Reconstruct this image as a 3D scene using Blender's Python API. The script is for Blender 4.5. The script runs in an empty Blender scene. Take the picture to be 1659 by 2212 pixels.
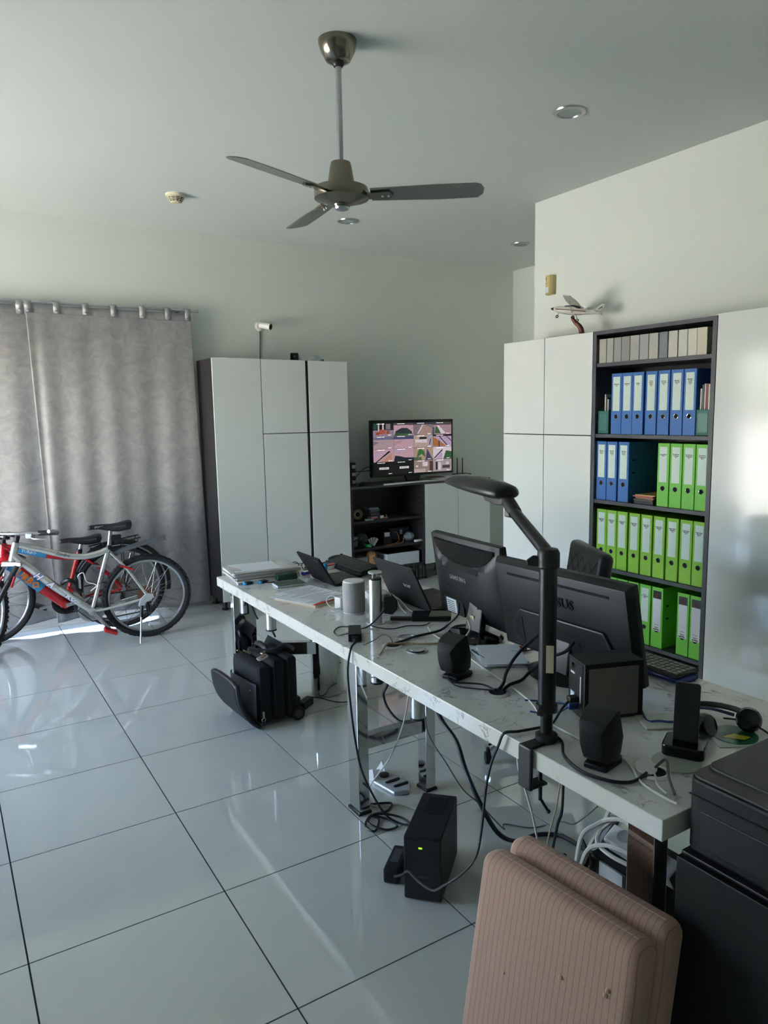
import bpy, bmesh, math, random
from mathutils import Vector, Matrix, Euler
random.seed(7)
sc = bpy.context.scene
col = sc.collection
PI = math.pi
R = math.radians

# ------------------------------------------------------------------ camera
cam_d = bpy.data.cameras.new('camera'); cam = bpy.data.objects.new('camera', cam_d); col.objects.link(cam)
YAW, PIT, ROL = 0.57145, 0.14026, -0.014442
Fw = Vector((math.sin(YAW)*math.cos(PIT), math.cos(YAW)*math.cos(PIT), -math.sin(PIT)))
Rt = Vector((math.cos(YAW), -math.sin(YAW), 0)); Up = Rt.cross(Fw)
Rr = Rt*math.cos(ROL) + Up*math.sin(ROL); Uu = -Rt*math.sin(ROL) + Up*math.cos(ROL)
mw = Matrix((Rr, Uu, -Fw)).transposed().to_4x4(); mw.translation = Vector((-0.1044, -2.2878, 1.6081))
cam.matrix_world = mw
cam_d.sensor_width = 36; cam_d.lens = 1585.56/2212*36
cam_d.shift_x = -(881.47-829.5)/2212; cam_d.shift_y = (1116.39-1106)/2212
cam_d.clip_start = 0.05
sc.camera = cam

# ------------------------------------------------------------------ world, sun, exposure
SUN_EL, SUN_AZ = R(52), R(250)
w = bpy.data.worlds.new('sky'); sc.world = w; w.use_nodes = True
nt = w.node_tree; bg = nt.nodes['Background']
sky = nt.nodes.new('ShaderNodeTexSky'); sky.sky_type = 'NISHITA'; sky.sun_disc = False
sky.sun_elevation = SUN_EL; sky.sun_rotation = R(200); sky.air_density = 1.0; sky.dust_density = 2.5
nt.links.new(sky.outputs[0], bg.inputs[0]); bg.inputs[1].default_value = 0.85
sd = bpy.data.lights.new('sun', 'SUN'); sd.energy = 9.5; sd.angle = R(0.6); sd.color = (1, .97, .92)
so = bpy.data.objects.new('sun', sd); col.objects.link(so)
sdir = Vector((0.28, -0.50, -0.82)); so.rotation_euler = sdir.to_track_quat('-Z', 'Y').to_euler(); so.location = (-6, 6, 9)
def portal(name, loc, rot, sx, sy):
    d = bpy.data.lights.new(name, 'AREA'); d.shape = 'RECTANGLE'; d.size = sx; d.size_y = sy
    d.cycles.is_portal = True
    o = bpy.data.objects.new(name, d); col.objects.link(o); o.location = loc; o.rotation_euler = rot
portal('side_window_portal', (-2.62, 2.54, 1.2), (0, R(-90), 0), 2.4, 2.68)
portal('back_window_portal', (-2.08, 3.92, 1.12), (R(-90), 0, 0), 1.0, 2.25)
sc.view_settings.view_transform = 'Standard'; sc.view_settings.look = 'None'
sc.view_settings.exposure = 2.3; sc.view_settings.gamma = 1; sc.view_settings.use_curve_mapping = False
sc.cycles.use_denoising = True; sc.cycles.max_bounces = 8; sc.cycles.diffuse_bounces = 5; sc.cycles.glossy_bounces = 4
sc.cycles.sample_clamp_indirect = 8; sc.cycles.caustics_reflective = False; sc.cycles.caustics_refractive = False

# ------------------------------------------------------------------ materials
def lin(c):
    return tuple(((v/255)/12.92 if v/255 <= .04045 else ((v/255+.055)/1.055)**2.4) for v in c)
MATS = {}
def mat(name, rgb, rough=.5, metal=0, var=.06, scale=30, bump=0, bscale=200, spec=.5, emit=0, alpha=1, trans=0, aniso=0, sheen=0, stretch=None, coat=0, ior=0):
    if name in MATS: return MATS[name]
    m = bpy.data.materials.new(name); m.use_nodes = True; n = m.node_tree; b = n.nodes['Principled BSDF']
    c = lin(rgb)
    b.inputs['Roughness'].default_value = rough; b.inputs['Metallic'].default_value = metal
    b.inputs['Specular IOR Level'].default_value = spec
    if coat: b.inputs['Coat Weight'].default_value = coat; b.inputs['Coat Roughness'].default_value = .04
    if sheen: b.inputs['Sheen Weight'].default_value = sheen
    if ior: b.inputs['IOR'].default_value = ior
    if alpha < 1: b.inputs['Alpha'].default_value = alpha
    if trans: b.inputs['Transmission Weight'].default_value = trans
    tc = n.nodes.new('ShaderNodeTexCoord'); no = n.nodes.new('ShaderNodeTexNoise')
    no.inputs['Scale'].default_value = scale; no.inputs['Detail'].default_value = 3
    if stretch:
        mp = n.nodes.new('ShaderNodeMapping'); mp.inputs['Scale'].default_value = stretch
        n.links.new(tc.outputs['Object'], mp.inputs[0]); n.links.new(mp.outputs[0], no.inputs['Vector'])
    else: n.links.new(tc.outputs['Object'], no.inputs['Vector'])
    mx = n.nodes.new('ShaderNodeMix'); mx.data_type = 'RGBA'
    mx.inputs['A'].default_value = (*[v*(1-var) for v in c], 1); mx.inputs['B'].default_value = (*[min(1, v*(1+var)) for v in c], 1)
    n.links.new(no.outputs['Fac'], mx.inputs['Factor']); n.links.new(mx.outputs['Result'], b.inputs['Base Color'])
    if emit:
        n.links.new(mx.outputs['Result'], b.inputs['Emission Color']); b.inputs['Emission Strength'].default_value = emit
    if bump:
        n2 = n.nodes.new('ShaderNodeTexNoise'); n2.inputs['Scale'].default_value = bscale; n2.inputs['Detail'].default_value = 2
        n.links.new(tc.outputs['Object'], n2.inputs['Vector'])
        bp = n.nodes.new('ShaderNodeBump'); bp.inputs['Strength'].default_value = bump; bp.inputs['Distance'].default_value = .002
        n.links.new(n2.outputs['Fac'], bp.inputs['Height']); n.links.new(bp.outputs[0], b.inputs['Normal'])
    MATS[name] = m
    return m
def paint_mat():   # colour attribute -> base colour / emission, for flat prints
    m = bpy.data.materials.new('screen_picture'); m.use_nodes = True; n = m.node_tree; b = n.nodes['Principled BSDF']
    a = n.nodes.new('ShaderNodeAttribute'); a.attribute_name = 'Col'
    no = n.nodes.new('ShaderNodeTexNoise'); no.inputs['Scale'].default_value = 60; no.inputs['Detail'].default_value = 4
    tc = n.nodes.new('ShaderNodeTexCoord'); n.links.new(tc.outputs['Object'], no.inputs['Vector'])
    mr = n.nodes.new('ShaderNodeMapRange'); mr.inputs['To Min'].default_value = .55; mr.inputs['To Max'].default_value = 1.4
    n.links.new(no.outputs['Fac'], mr.inputs['Value'])
    mu = n.nodes.new('ShaderNodeVectorMath'); mu.operation = 'SCALE'
    n.links.new(a.outputs['Color'], mu.inputs[0]); n.links.new(mr.outputs[0], mu.inputs['Scale'])
    b.inputs['Base Color'].default_value = (.01, .01, .01, 1); b.inputs['Roughness'].default_value = .25
    n.links.new(mu.outputs[0], b.inputs['Emission Color']); b.inputs['Emission Strength'].default_value = SCREEN
    return m
SCREEN = 0.16
def marble_mat():
    m = bpy.data.materials.new('quartz_marble'); m.use_nodes = True; n = m.node_tree; b = n.nodes['Principled BSDF']
    tc = n.nodes.new('ShaderNodeTexCoord')
    wv = n.nodes.new('ShaderNodeTexNoise'); wv.inputs['Scale'].default_value = 7; wv.inputs['Detail'].default_value = 8; wv.inputs['Roughness'].default_value = .62; wv.inputs['Distortion'].default_value = .9
    n.links.new(tc.outputs['Object'], wv.inputs['Vector'])
    r = n.nodes.new('ShaderNodeValToRGB'); e = r.color_ramp.elements
    e[0].position = .478; e[0].color = (0, 0, 0, 1); e[1].position = .522; e[1].color = (0, 0, 0, 1)
    k = r.color_ramp.elements.new(.5); k.color = (1, 1, 1, 1)
    n.links.new(wv.outputs['Fac'], r.inputs[0])
    mk = n.nodes.new('ShaderNodeTexNoise'); mk.inputs['Scale'].default_value = 11; mk.inputs['Detail'].default_value = 2
    n.links.new(tc.outputs['Object'], mk.inputs['Vector'])
    mr = n.nodes.new('ShaderNodeMapRange'); mr.inputs['From Min'].default_value = .47; mr.inputs['From Max'].default_value = .66; mr.inputs['To Max'].default_value = .8
    n.links.new(mk.outputs['Fac'], mr.inputs['Value'])
    mu = n.nodes.new('ShaderNodeMath'); mu.operation = 'MULTIPLY'; n.links.new(r.outputs[0], mu.inputs[0]); n.links.new(mr.outputs[0], mu.inputs[1])
    mx = n.nodes.new('ShaderNodeMix'); mx.data_type = 'RGBA'; mx.inputs['A'].default_value = (*lin((214, 214, 208)), 1); mx.inputs['B'].default_value = (*lin((98, 92, 88)), 1)
    n.links.new(mu.outputs[0], mx.inputs['Factor']); n.links.new(mx.outputs['Result'], b.inputs['Base Color'])
    b.inputs['Roughness'].default_value = .09
    return m
def curtain_mat():
    m = bpy.data.materials.new('grey_damask_satin'); m.use_nodes = True; n = m.node_tree; b = n.nodes['Principled BSDF']
    tc = n.nodes.new('ShaderNodeTexCoord')
    no = n.nodes.new('ShaderNodeTexNoise'); no.inputs['Scale'].default_value = 9; no.inputs['Detail'].default_value = 7; no.inputs['Distortion'].default_value = 1.8; no.inputs['Roughness'].default_value = .6
    n.links.new(tc.outputs['Object'], no.inputs['Vector'])
    r = n.nodes.new('ShaderNodeValToRGB'); e = r.color_ramp.elements
    e[0].position = .3; e[0].color = (*lin((146, 145, 146)), 1); e[1].position = .72; e[1].color = (*lin((174, 172, 170)), 1)
    n.links.new(no.outputs['Fac'], r.inputs[0]); n.links.new(r.outputs[0], b.inputs['Base Color'])
    b.inputs['Roughness'].default_value = .5; b.inputs['Sheen Weight'].default_value = .1; b.inputs['Metallic'].default_value = .5; b.inputs['Anisotropic'].default_value = .9
    cx = n.nodes.new('ShaderNodeCombineXYZ'); cx.inputs[0].default_value = 1; n.links.new(cx.outputs[0], b.inputs['Tangent'])
    b.inputs['Specular IOR Level'].default_value = .65
    return m
def cushion_mat():
    m = bpy.data.materials.new('ribbed_dusty_pink_fabric'); m.use_nodes = True; n = m.node_tree; b = n.nodes['Principled BSDF']
    tc = n.nodes.new('ShaderNodeTexCoord'); sp = n.nodes.new('ShaderNodeSeparateXYZ'); n.links.new(tc.outputs['Object'], sp.inputs[0])
    ns = n.nodes.new('ShaderNodeTexNoise'); ns.inputs['Scale'].default_value = 4; n.links.new(tc.outputs['Object'], ns.inputs['Vector'])
    ad = n.nodes.new('ShaderNodeMath'); ad.operation = 'MULTIPLY_ADD'; ad.inputs[1].default_value = .012; n.links.new(ns.outputs['Fac'], ad.inputs[0]); n.links.new(sp.outputs['Y'], ad.inputs[2])
    dv = n.nodes.new('ShaderNodeMath'); dv.operation = 'MULTIPLY'; dv.inputs[1].default_value = 1/.0155; n.links.new(ad.outputs[0], dv.inputs[0])
    fr = n.nodes.new('ShaderNodeMath'); fr.operation = 'FRACT'; n.links.new(dv.outputs[0], fr.inputs[0])
    r = n.nodes.new('ShaderNodeValToRGB'); e = r.color_ramp.elements
    e[0].position = 0; e[0].color = (*lin((156, 116, 96)), 1); e[1].position = .16; e[1].color = (*lin((206, 166, 146)), 1)
    n.links.new(fr.outputs[0], r.inputs[0])
    n3 = n.nodes.new('ShaderNodeTexNoise'); n3.inputs['Scale'].default_value = 260; n3.inputs['Detail'].default_value = 2; n.links.new(tc.outputs['Object'], n3.inputs['Vector'])
    mx = n.nodes.new('ShaderNodeMix'); mx.data_type = 'RGBA'; mx.blend_type = 'MULTIPLY'; mx.inputs['Factor'].default_value = .35
    n.links.new(r.outputs[0], mx.inputs['A']); n.links.new(n3.outputs['Color'], mx.inputs['B']); n.links.new(mx.outputs['Result'], b.inputs['Base Color'])
    bp = n.nodes.new('ShaderNodeBump'); bp.inputs['Strength'].default_value = .5; bp.inputs['Distance'].default_value = .002
    n.links.new(r.outputs[0], bp.inputs['Height']); n.links.new(bp.outputs[0], b.inputs['Normal'])
    b.inputs['Roughness'].default_value = .9; b.inputs['Sheen Weight'].default_value = .25
    return m
def glass_mat():
    m = bpy.data.materials.new('clear_pane_glass'); m.use_nodes = True; n = m.node_tree
    b = n.nodes['Principled BSDF']; out = n.nodes['Material Output']
    tr = n.nodes.new('ShaderNodeBsdfTransparent'); gl = n.nodes.new('ShaderNodeBsdfGlossy'); gl.inputs['Roughness'].default_value = .02
    fr = n.nodes.new('ShaderNodeFresnel'); fr.inputs['IOR'].default_value = 1.35
    mx = n.nodes.new('ShaderNodeMixShader'); n.links.new(fr.outputs[0], mx.inputs[0]); n.links.new(tr.outputs[0], mx.inputs[1]); n.links.new(gl.outputs[0], mx.inputs[2])
    n.links.new(mx.outputs[0], out.inputs[0]); n.nodes.remove(b)
    return m
WALL = mat('white_wall_plaster', (218, 223, 216), .85, var=.015, scale=6, bump=.06, bscale=350)
CEIL = mat('ceiling_paint', (202, 208, 204), .9, var=.012, scale=5, bump=.05, bscale=300)
TILE = mat('polished_porcelain', (199, 202, 196), .04, var=.02, scale=8, ior=1.95)
GROUT = mat('dark_grout', (58, 52, 50), .9, var=.15, scale=60)
GLOSS = mat('glossy_white_lacquer', (226, 229, 226), .11, var=.008, scale=4, ior=1.5, bump=.1, bscale=60)
SATIN = mat('white_foil_front', (222, 226, 224), .22, var=.01, scale=4)
DARKW = mat('black_brown_wood', (42, 38, 40), .5, var=.2, scale=12, stretch=(1, 1, .08))
DARKE = mat('dark_edge_band', (66, 66, 72), .45, var=.1, scale=20)
CHROME = mat('polished_chrome', (205, 205, 205), .06, 1, var=.02)
BRUSH = mat('brushed_nickel', (132, 126, 112), .2, 1, var=.08, scale=40, stretch=(1, 1, .1))
STEEL = mat('satin_steel', (190, 190, 192), .3, 1, var=.04)
ALU = mat('brushed_aluminium', (210, 212, 214), .34, 1, var=.05, scale=60, stretch=(1, 1, .06))
BLACK = mat('black_plastic', (18, 18, 19), .42, var=.1)
BLACKM = mat('matt_black_plastic', (20, 20, 21), .52, var=.1, bump=.1, bscale=500, spec=.35)
BLACKG = mat('gloss_black_plastic', (14, 14, 15), .12, var=.05)
RUBBER = mat('black_rubber', (24, 24, 25), .75, var=.15)
WPLAS = mat('white_plastic', (222, 222, 220), .35, var=.02)
GPLAS = mat('light_grey_plastic', (176, 178, 180), .4, var=.03)
PAPER = mat('white_paper', (218, 220, 226), .8, var=.03, scale=18)
INK = mat('dark_ink', (40, 40, 46), .8)
INKR = mat('red_ink', (190, 40, 44), .7)
RED = mat('red_bike_paint', (176, 24, 34), .25, var=.05, coat=.4)
SILVER = mat('silver_bike_paint', (206, 206, 202), .2, .7, var=.05)
GREENB = mat('green_binder_cover', (134, 190, 48), .5, var=.05, bump=.05)
GREENC = mat('bright_green_binder_cover', (112, 196, 66), .5, var=.05, bump=.05)
BLUEB = mat('blue_binder_cover', (46, 106, 178), .5, var=.05, bump=.05)
TEAL = mat('teal_card', (40, 104, 96), .6, var=.08)
LABEL = mat('binder_label_paper', (208, 224, 214), .55, var=.02)
MARBLE = marble_mat(); CURT = curtain_mat(); CUSH = cushion_mat(); GLASS = glass_mat(); PICT = paint_mat()
LEATHER = mat('black_leather', (22, 21, 23), .42, var=.15, bump=.25, bscale=260)
NYLON = mat('black_nylon', (17, 17, 21), .85, var=.2, bump=.4, bscale=700)
HOLE = mat('dark_hole', (5, 5, 6), .9)

# ------------------------------------------------------------------ mesh helpers
class MB:
    def __init__(s): s.v = []; s.f = []
    def add(s, vs, fs, M=None):
        o = len(s.v)
        s.v += [tuple(M @ Vector(p)) if M else tuple(p) for p in vs]
        s.f += [tuple(i+o for i in f) for f in fs]; return s
    def box(s, c, d, M=None):
        x, y, z = (k/2 for k in d)
        vs = [(c[0]+i*x, c[1]+j*y, c[2]+k*z) for i in (-1, 1) for j in (-1, 1) for k in (-1, 1)]
        return s.add(vs, [(0, 1, 3, 2), (4, 6, 7, 5), (0, 4, 5, 1), (2, 3, 7, 6), (0, 2, 6, 4), (1, 5, 7, 3)], M)
    def bb(s, x0, x1, y0, y1, z0, z1, M=None):
        return s.box(((x0+x1)/2, (y0+y1)/2, (z0+z1)/2), (abs(x1-x0), abs(y1-y0), abs(z1-z0)), M)
    def cyl(s, p0, p1, r0, r1=None, n=16, M=None):
        r1 = r0 if r1 is None else r1
        p0, p1 = Vector(p0), Vector(p1); d = (p1-p0).normalized()
        a = d.orthogonal().normalized(); b = d.cross(a)
        vs = []
        for p, r in ((p0, r0), (p1, r1)):
            for i in range(n):
                t = 2*PI*i/n; vs.append(p + a*math.cos(t)*r + b*math.sin(t)*r)
        fs = [(i, (i+1) % n, n+(i+1) % n, n+i) for i in range(n)] + [tuple(range(n-1, -1, -1)), tuple(range(n, 2*n))]
        return s.add(vs, fs, M)
    def tube(s, pts, r, n=8, closed=False, M=None, flat=1.0):
        pts = [Vector(p) for p in pts]; m = len(pts); rs = r if isinstance(r, (list, tuple)) else [r]*m
        vs = []; prev = None
        for i, p in enumerate(pts):
            if closed: t = pts[(i+1) % m]-pts[i-1]
            else: t = pts[min(i+1, m-1)]-pts[max(i-1, 0)]
            t.normalize()
            a = t.orthogonal().normalized() if prev is None else (prev - t*prev.dot(t))
            if a.length < 1e-6: a = t.orthogonal()
            a.normalize(); prev = a; b = t.cross(a)
            for k in range(n):
                q = 2*PI*k/n; vs.append(p + a*math.cos(q)*rs[i] + b*math.sin(q)*rs[i]*flat)
        fs = []
        for i in range(m if closed else m-1):
            j = (i+1) % m
            for k in range(n): fs.append((i*n+k, i*n+(k+1) % n, j*n+(k+1) % n, j*n+k))
        if not closed: fs += [tuple(range(n-1, -1, -1)), tuple(range((m-1)*n, m*n))]
        return s.add(vs, fs, M)
    def lathe(s, prof, n=24, c=(0, 0, 0), M=None, sx=1, sy=1):
        vs = []; m = len(prof)
        for r, z in prof:
            for k in range(n): vs.append((c[0]+math.cos(2*PI*k/n)*r*sx, c[1]+math.sin(2*PI*k/n)*r*sy, c[2]+z))
        fs = [(i*n+k, i*n+(k+1) % n, (i+1)*n+(k+1) % n, (i+1)*n+k) for i in range(m-1) for k in range(n)]
        fs += [tuple(range(n-1, -1, -1)), tuple(range((m-1)*n, m*n))]
        return s.add(vs, fs, M)
    def prism(s, poly, a, b, axis='y', M=None):
        k = len(poly)
        def P(u, v, t): return {'x': (t, u, v), 'y': (u, t, v), 'z': (u, v, t)}[axis]
        vs = [P(u, v, a) for u, v in poly] + [P(u, v, b) for u, v in poly]
        return s.add(vs, [tuple(range(k)), tuple(range(2*k-1, k-1, -1))] + [(i, (i+1) % k, k+(i+1) % k, k+i) for i in range(k)], M)
    def torus(s, c, rr, r, n=28, m=8, axis='y', M=None):
        pts = []
        for i in range(n):
            t = 2*PI*i/n; a, b = math.cos(t)*rr, math.sin(t)*rr
            pts.append({'y': (c[0]+a, c[1], c[2]+b), 'z': (c[0]+a, c[1]+b, c[2]), 'x': (c[0], c[1]+a, c[2]+b)}[axis])
        return s.tube(pts, r, m, True, M)
    def sphere(s, c, r, n=14, m=9, M=None):
        sx, sy, sz = r if isinstance(r, (list, tuple)) else (r, r, r)
        vs = []; fs = []
        for i in range(1, m):
            t = PI*i/m
            for k in range(n): vs.append((c[0]+sx*math.sin(t)*math.cos(2*PI*k/n), c[1]+sy*math.sin(t)*math.sin(2*PI*k/n), c[2]+sz*math.cos(t)))
        top = len(vs); vs += [(c[0], c[1], c[2]+sz), (c[0], c[1], c[2]-sz)]
        for i in range(m-2):
            for k in range(n): fs.append((i*n+k, (i+1)*n+k, (i+1)*n+(k+1) % n, i*n+(k+1) % n))
        for k in range(n): fs += [(top, k, (k+1) % n), (top+1, (m-2)*n+(k+1) % n, (m-2)*n+k)]
        return s.add(vs, fs, M)
    def mesh(s, name, m, bevel=0, seg=2, smooth=40):
        me = bpy.data.meshes.new(name); me.from_pydata(s.v, [], s.f)
        bm = bmesh.new(); bm.from_mesh(me)
        bmesh.ops.recalc_face_normals(bm, faces=bm.faces)
        if bevel:
            ed = [e for e in bm.edges if len(e.link_faces) == 2 and e.calc_face_angle(0) > R(30)]
            bmesh.ops.bevel(bm, geom=ed, offset=bevel, segments=seg, affect='EDGES', profile=.5, clamp_overlap=True)
        bm.to_mesh(me); bm.free()
        if bevel and seg <= 2: smooth = min(smooth, 20)
        if smooth:
            me.polygons.foreach_set('use_smooth', [True]*len(me.polygons)); me.set_sharp_from_angle(angle=R(smooth))
        if m: me.materials.append(m)
        return me
    def build(s, name, m, parent=None, loc=None, rot=None, bevel=0, seg=2, smooth=40):
        return link(name, s.mesh(name, m, bevel, seg, smooth), parent, loc, rot)
def link(name, me, parent=None, loc=None, rot=None):
    o = bpy.data.objects.new(name, me); col.objects.link(o)
    if parent: o.parent = parent
    if loc is not None: o.location = loc
    if rot is not None: o.rotation_euler = rot
    return o
def tag(o, label, cat, group=None, kind=None):
    o['label'] = label; o['category'] = cat
    if group: o['group'] = group
    if kind: o['kind'] = kind
    return o
def thing(name, label, cat, loc=(0, 0, 0), rotz=0, group=None, rot=None):
    o = bpy.data.objects.new(name, None); col.objects.link(o); o.empty_display_size = .05
    o.location = loc; o.rotation_euler = rot if rot else (0, 0, rotz)
    return tag(o, label, cat, group)
def struct(o, label=None):
    o['kind'] = 'structure'
    if label: o['label'] = label
    return o
def copy_tree(o, parent=None):
    c = o.copy(); col.objects.link(c); c.parent = parent
    for ch in list(o.children): copy_tree(ch, c)
    return c
def smooth(pts, k=6):
    P = [Vector(p) for p in pts]; out = []
    for i in range(len(P)-1):
        a, b, c, d = P[max(i-1, 0)], P[i], P[i+1], P[min(i+2, len(P)-1)]
        for j in range(k):
            t = j/k
            out.append(.5*((2*b)+(c-a)*t+(2*a-5*b+4*c-d)*t*t+(3*b-a-3*c+d)*t**3))
    out.append(P[-1]); return out
def cable(name, pts, r, m, label=None, cat='cable', parent=None, k=6, n=6, flat=1.0):
    o = MB().tube(smooth(pts, k), r, n, flat=flat).build(name, m, parent)
    if label: tag(o, label, cat)
    return o
def text(s, size, m, parent, loc, rot=(PI/2, 0, 0), name='lettering', ext=.0003, align='CENTER', sx=1, shear=0, offset=0):
    cu = bpy.data.curves.new(name, 'FONT'); cu.body = s; cu.size = size; cu.extrude = ext; cu.resolution_u = 1
    cu.align_x = align; cu.align_y = 'CENTER'; cu.shear = shear; cu.space_line = .85; cu.offset = offset
    t = bpy.data.objects.new(name, cu)
    me = bpy.data.meshes.new_from_object(t); bpy.data.objects.remove(t); bpy.data.curves.remove(cu)
    me.name = name; me.materials.clear(); me.materials.append(m)
    o = link(name, me, parent, loc, rot); o.scale = (sx, 1, 1); return o
def rrect(w, h, r, n=5, cx=0, cy=0):
    out = []
    for sx, sy, a in ((1, 1, 0), (-1, 1, 90), (-1, -1, 180), (1, -1, 270)):
        for i in range(n+1):
            t = R(a+90*i/n); out.append((cx+sx*(w/2-r)+math.cos(t)*r, cy+sy*(h/2-r)+math.sin(t)*r))
    return out

# ================================================================== the setting
HC = 3.09; XL, XR, XA, YB, YF, YC = -2.6, 3.69, 5.25, 3.9, -4.2, 1.86
fl = struct(MB().bb(XL-.1, XA+.1, YF-.1, YB+.35, -.12, -.0025).build('floor', GROUT), 'glossy pale porcelain tiled floor with dark grout')
tile_meshes = {}
def tile(x0, x1, y0, y1):
    k = (round(x1-x0, 3), round(y1-y0, 3))
    if k not in tile_meshes:
        tile_meshes[k] = MB().bb(0, k[0], 0, k[1], -.008, 0).mesh('tile', TILE)
    link('tile', tile_meshes[k], fl, (x0, y0, 0))
g = .0027
for i in range(-5, 9):
    for j in range(-7, 7):
        x0, x1, y0, y1 = max(.6*i, XL)+g, min(.6*i+.6, XA)-g, max(.6*j, YF)+g, min(.6*j+.6, YB)-g
        if x1-x0 < .02 or y1-y0 < .02: continue
        if y1 <= YC+.001 and x0 > XR: continue
        if y1 < YC and x1 > XR: x1 = XR-.002
        tile(x0, x1, y0, y1)
struct(MB().bb(XL-.15, XA+.15, YF-.15, YB+.15, HC, HC+.15).build('ceiling', CEIL), 'flat pale grey painted ceiling')
DX0, DX1, DZ = -2.58, 1.42, 2.25     # glazed door behind the curtain
m = MB().bb(XL-.15, DX0, YB, YB+.15, 0, HC).bb(DX1, XA+.15, YB, YB+.15, 0, HC).bb(DX0, DX1, YB, YB+.15, DZ, HC)
struct(m.build('wall_back', WALL), 'white plastered far wall behind the curtain and cabinets')
WY0, WY1, WZ = 1.2, 3.88, 2.4        # large glazed door in the left wall, out of view
m = MB().bb(XL-.15, XL, YF, WY0, 0, HC).bb(XL-.15, XL, WY1, YB, 0, HC).bb(XL-.15, XL, WY0, WY1, WZ, HC)
struct(m.build('wall_left', WALL), 'white plastered wall with the glazed opening')
struct(MB().bb(XR, XR+.15, YF, YC, 0, HC).bb(XR+.15, XA+.15, YC-.15, YC, 0, HC).build('wall_right', WALL), 'white plastered wall behind the bookcase')
struct(MB().bb(XA, XA+.15, YC, YB, 0, HC).build('wall_alcove', WALL), 'white wall at the end of the alcove')
struct(MB().bb(XL-.15, XR+.15, YF-.15, YF, 0, HC).build('wall_front', WALL), 'white plastered wall facing the desk')
struct(MB().bb(DX1, 1.9, YB-.012, YB-.001, 0, .07).build('baseboard_back', WPLAS, bevel=.002), 'low white skirting under the curtain')
# window units: frame posts and panes
def glazing(name, label, n, a0, a1, z1, fixed, axis):
    def bx(mb, u0, u1, z0, zz, t): return mb.bb(u0, u1, fixed-t, fixed+t, z0, zz) if axis == 'x' else mb.bb(fixed-t, fixed+t, u0, u1, z0, zz)
    m = MB(); bx(m, a0, a1, 0, .06, .03); bx(m, a0, a1, z1-.07, z1, .03); bx(m, a0, a0+.04, 0, z1, .03); bx(m, a1-.04, a1, 0, z1, .03)
    w = struct(m.build(name, WPLAS), label)
    for k in range(n):
        p0, p1 = a0+.005+(a1-a0-.01)*k/n, a0+.005+(a1-a0-.01)*(k+1)/n
        if k: bx(MB(), p0-.035, p0+.035, .06, z1-.07, .025).build('stile', WPLAS, w)
        bx(MB(), p0+.035, p1-.035, .06, z1-.07, .004).build('pane', GLASS, w)
glazing('window_1', 'white framed sliding glass door hidden behind the grey curtain', 3, DX0, DX1, DZ, YB+.08, 'x')
glazing('window_2', 'large white framed glass door in the side wall', 3, WY0, WY1, WZ, XL-.08, 'y')
struct(MB().bb(DX0, DX1, YB-.01, YB+.15, -.002, .012).build('trim_1', WPLAS), 'white door threshold showing under the curtain')
# paved yard outside; unseen roof overhang added to limit sun through the openings
PAVE = mat('sunlit_sand_paving', (206, 200, 184), .9, var=.12, scale=3)
struct(MB().bb(-90, XL-.15, -60, 90, -.2, -.04).bb(XL-.15, 60, YB+.35, 90, -.2, -.04).build('ground_outside', PAVE), 'pale paved yard outside the glass doors')
struct(MB().bb(XL-.75, XL-.15, YF, YB+.8, HC-.05, HC+.1).bb(XL-.75, XA, YB+.15, YB+.8, HC-.05, HC+.1).build('roof_sun_shield', WALL), 'white roof overhang added out of view to limit direct sun')

# ------------------------------------------------------------------ ceiling things
fan = thing('ceiling_fan', 'brushed nickel three-blade ceiling fan hanging on a long rod', 'fan', (1.401, .525, HC))
MB().lathe([(.03, -.082), (.05, -.074), (.068, -.042), (.078, -.012), (.078, 0)], 32).build('ceiling_cup', BRUSH, fan)
MB().lathe([(.018, -.098), (.024, -.09), (.024, -.08)], 20).build('rod_collar', BLACK, fan)
MB().cyl((0, 0, -.1), (0, 0, -.47), .0125, n=18).build('rod', STEEL, fan)
MB().lathe([(.06, -.56), (.055, -.54), (.045, -.48), (.04, -.462), (.018, -.456)], 32).build('motor_neck', BRUSH, fan)
MB().lathe([(.02, -.641), (.034, -.636), (.036, -.628), (.095, -.608), (.112, -.604), (.114, -.575), (.11, -.562), (.06, -.556)], 36).build('motor_housing', BRUSH, fan)
MB().lathe([(.012, -.651), (.028, -.645), (.033, -.632)], 20).build('end_cap', STEEL, fan)
BLADE = mat('nickel_fan_blade', (150, 148, 142), .2, 1, var=.04)
for a in (-37, -158, 85):
    M = Matrix.Rotation(R(a), 4, 'Z') @ Matrix.Translation((0, 0, -.59)) @ Matrix.Rotation(R(-13), 4, 'X')
    up = [(.122, -.046), (.40, -.058), (.55, -.058), (.572, -.048), (.585, -.02), (.582, .02), (.56, .05), (.40, .055), (.122, .046)]
    b = MB().prism(up, -.002, .002, 'z', M).build('blade', BLADE, fan)
    MB().prism([(.09, -.022), (.2, -.03), (.215, 0), (.2, .03), (.09, .022)], -.008, -.0022, 'z', M).build('blade_arm', BRUSH, b)
    for u in (.17, .195): MB().cyl((u, 0, -.012), (u, 0, -.008), .005, n=10, M=M).build('screw', STEEL, b)
def downlight(x, y, label):
    t = thing('recessed_downlight', label, 'light', (x, y, HC), group='recessed ceiling lights')
    MB().lathe([(.058, -.004), (.062, -.011), (.08, -.009), (.084, -.001), (.084, 0)], 32).build('trim_ring', STEEL, t)
    MB().lathe([(.058, -.005), (.0585, -.0015)], 28).build('lens', mat('frosted_lens', (150, 165, 158), .4, var=.02), t)
downlight(2.717, .554, 'steel rimmed ceiling downlight nearest the bookcase wall, largest of the three')
downlight(2.752, 2.951, 'small steel rimmed ceiling downlight just beneath the fan hub in view')
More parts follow.
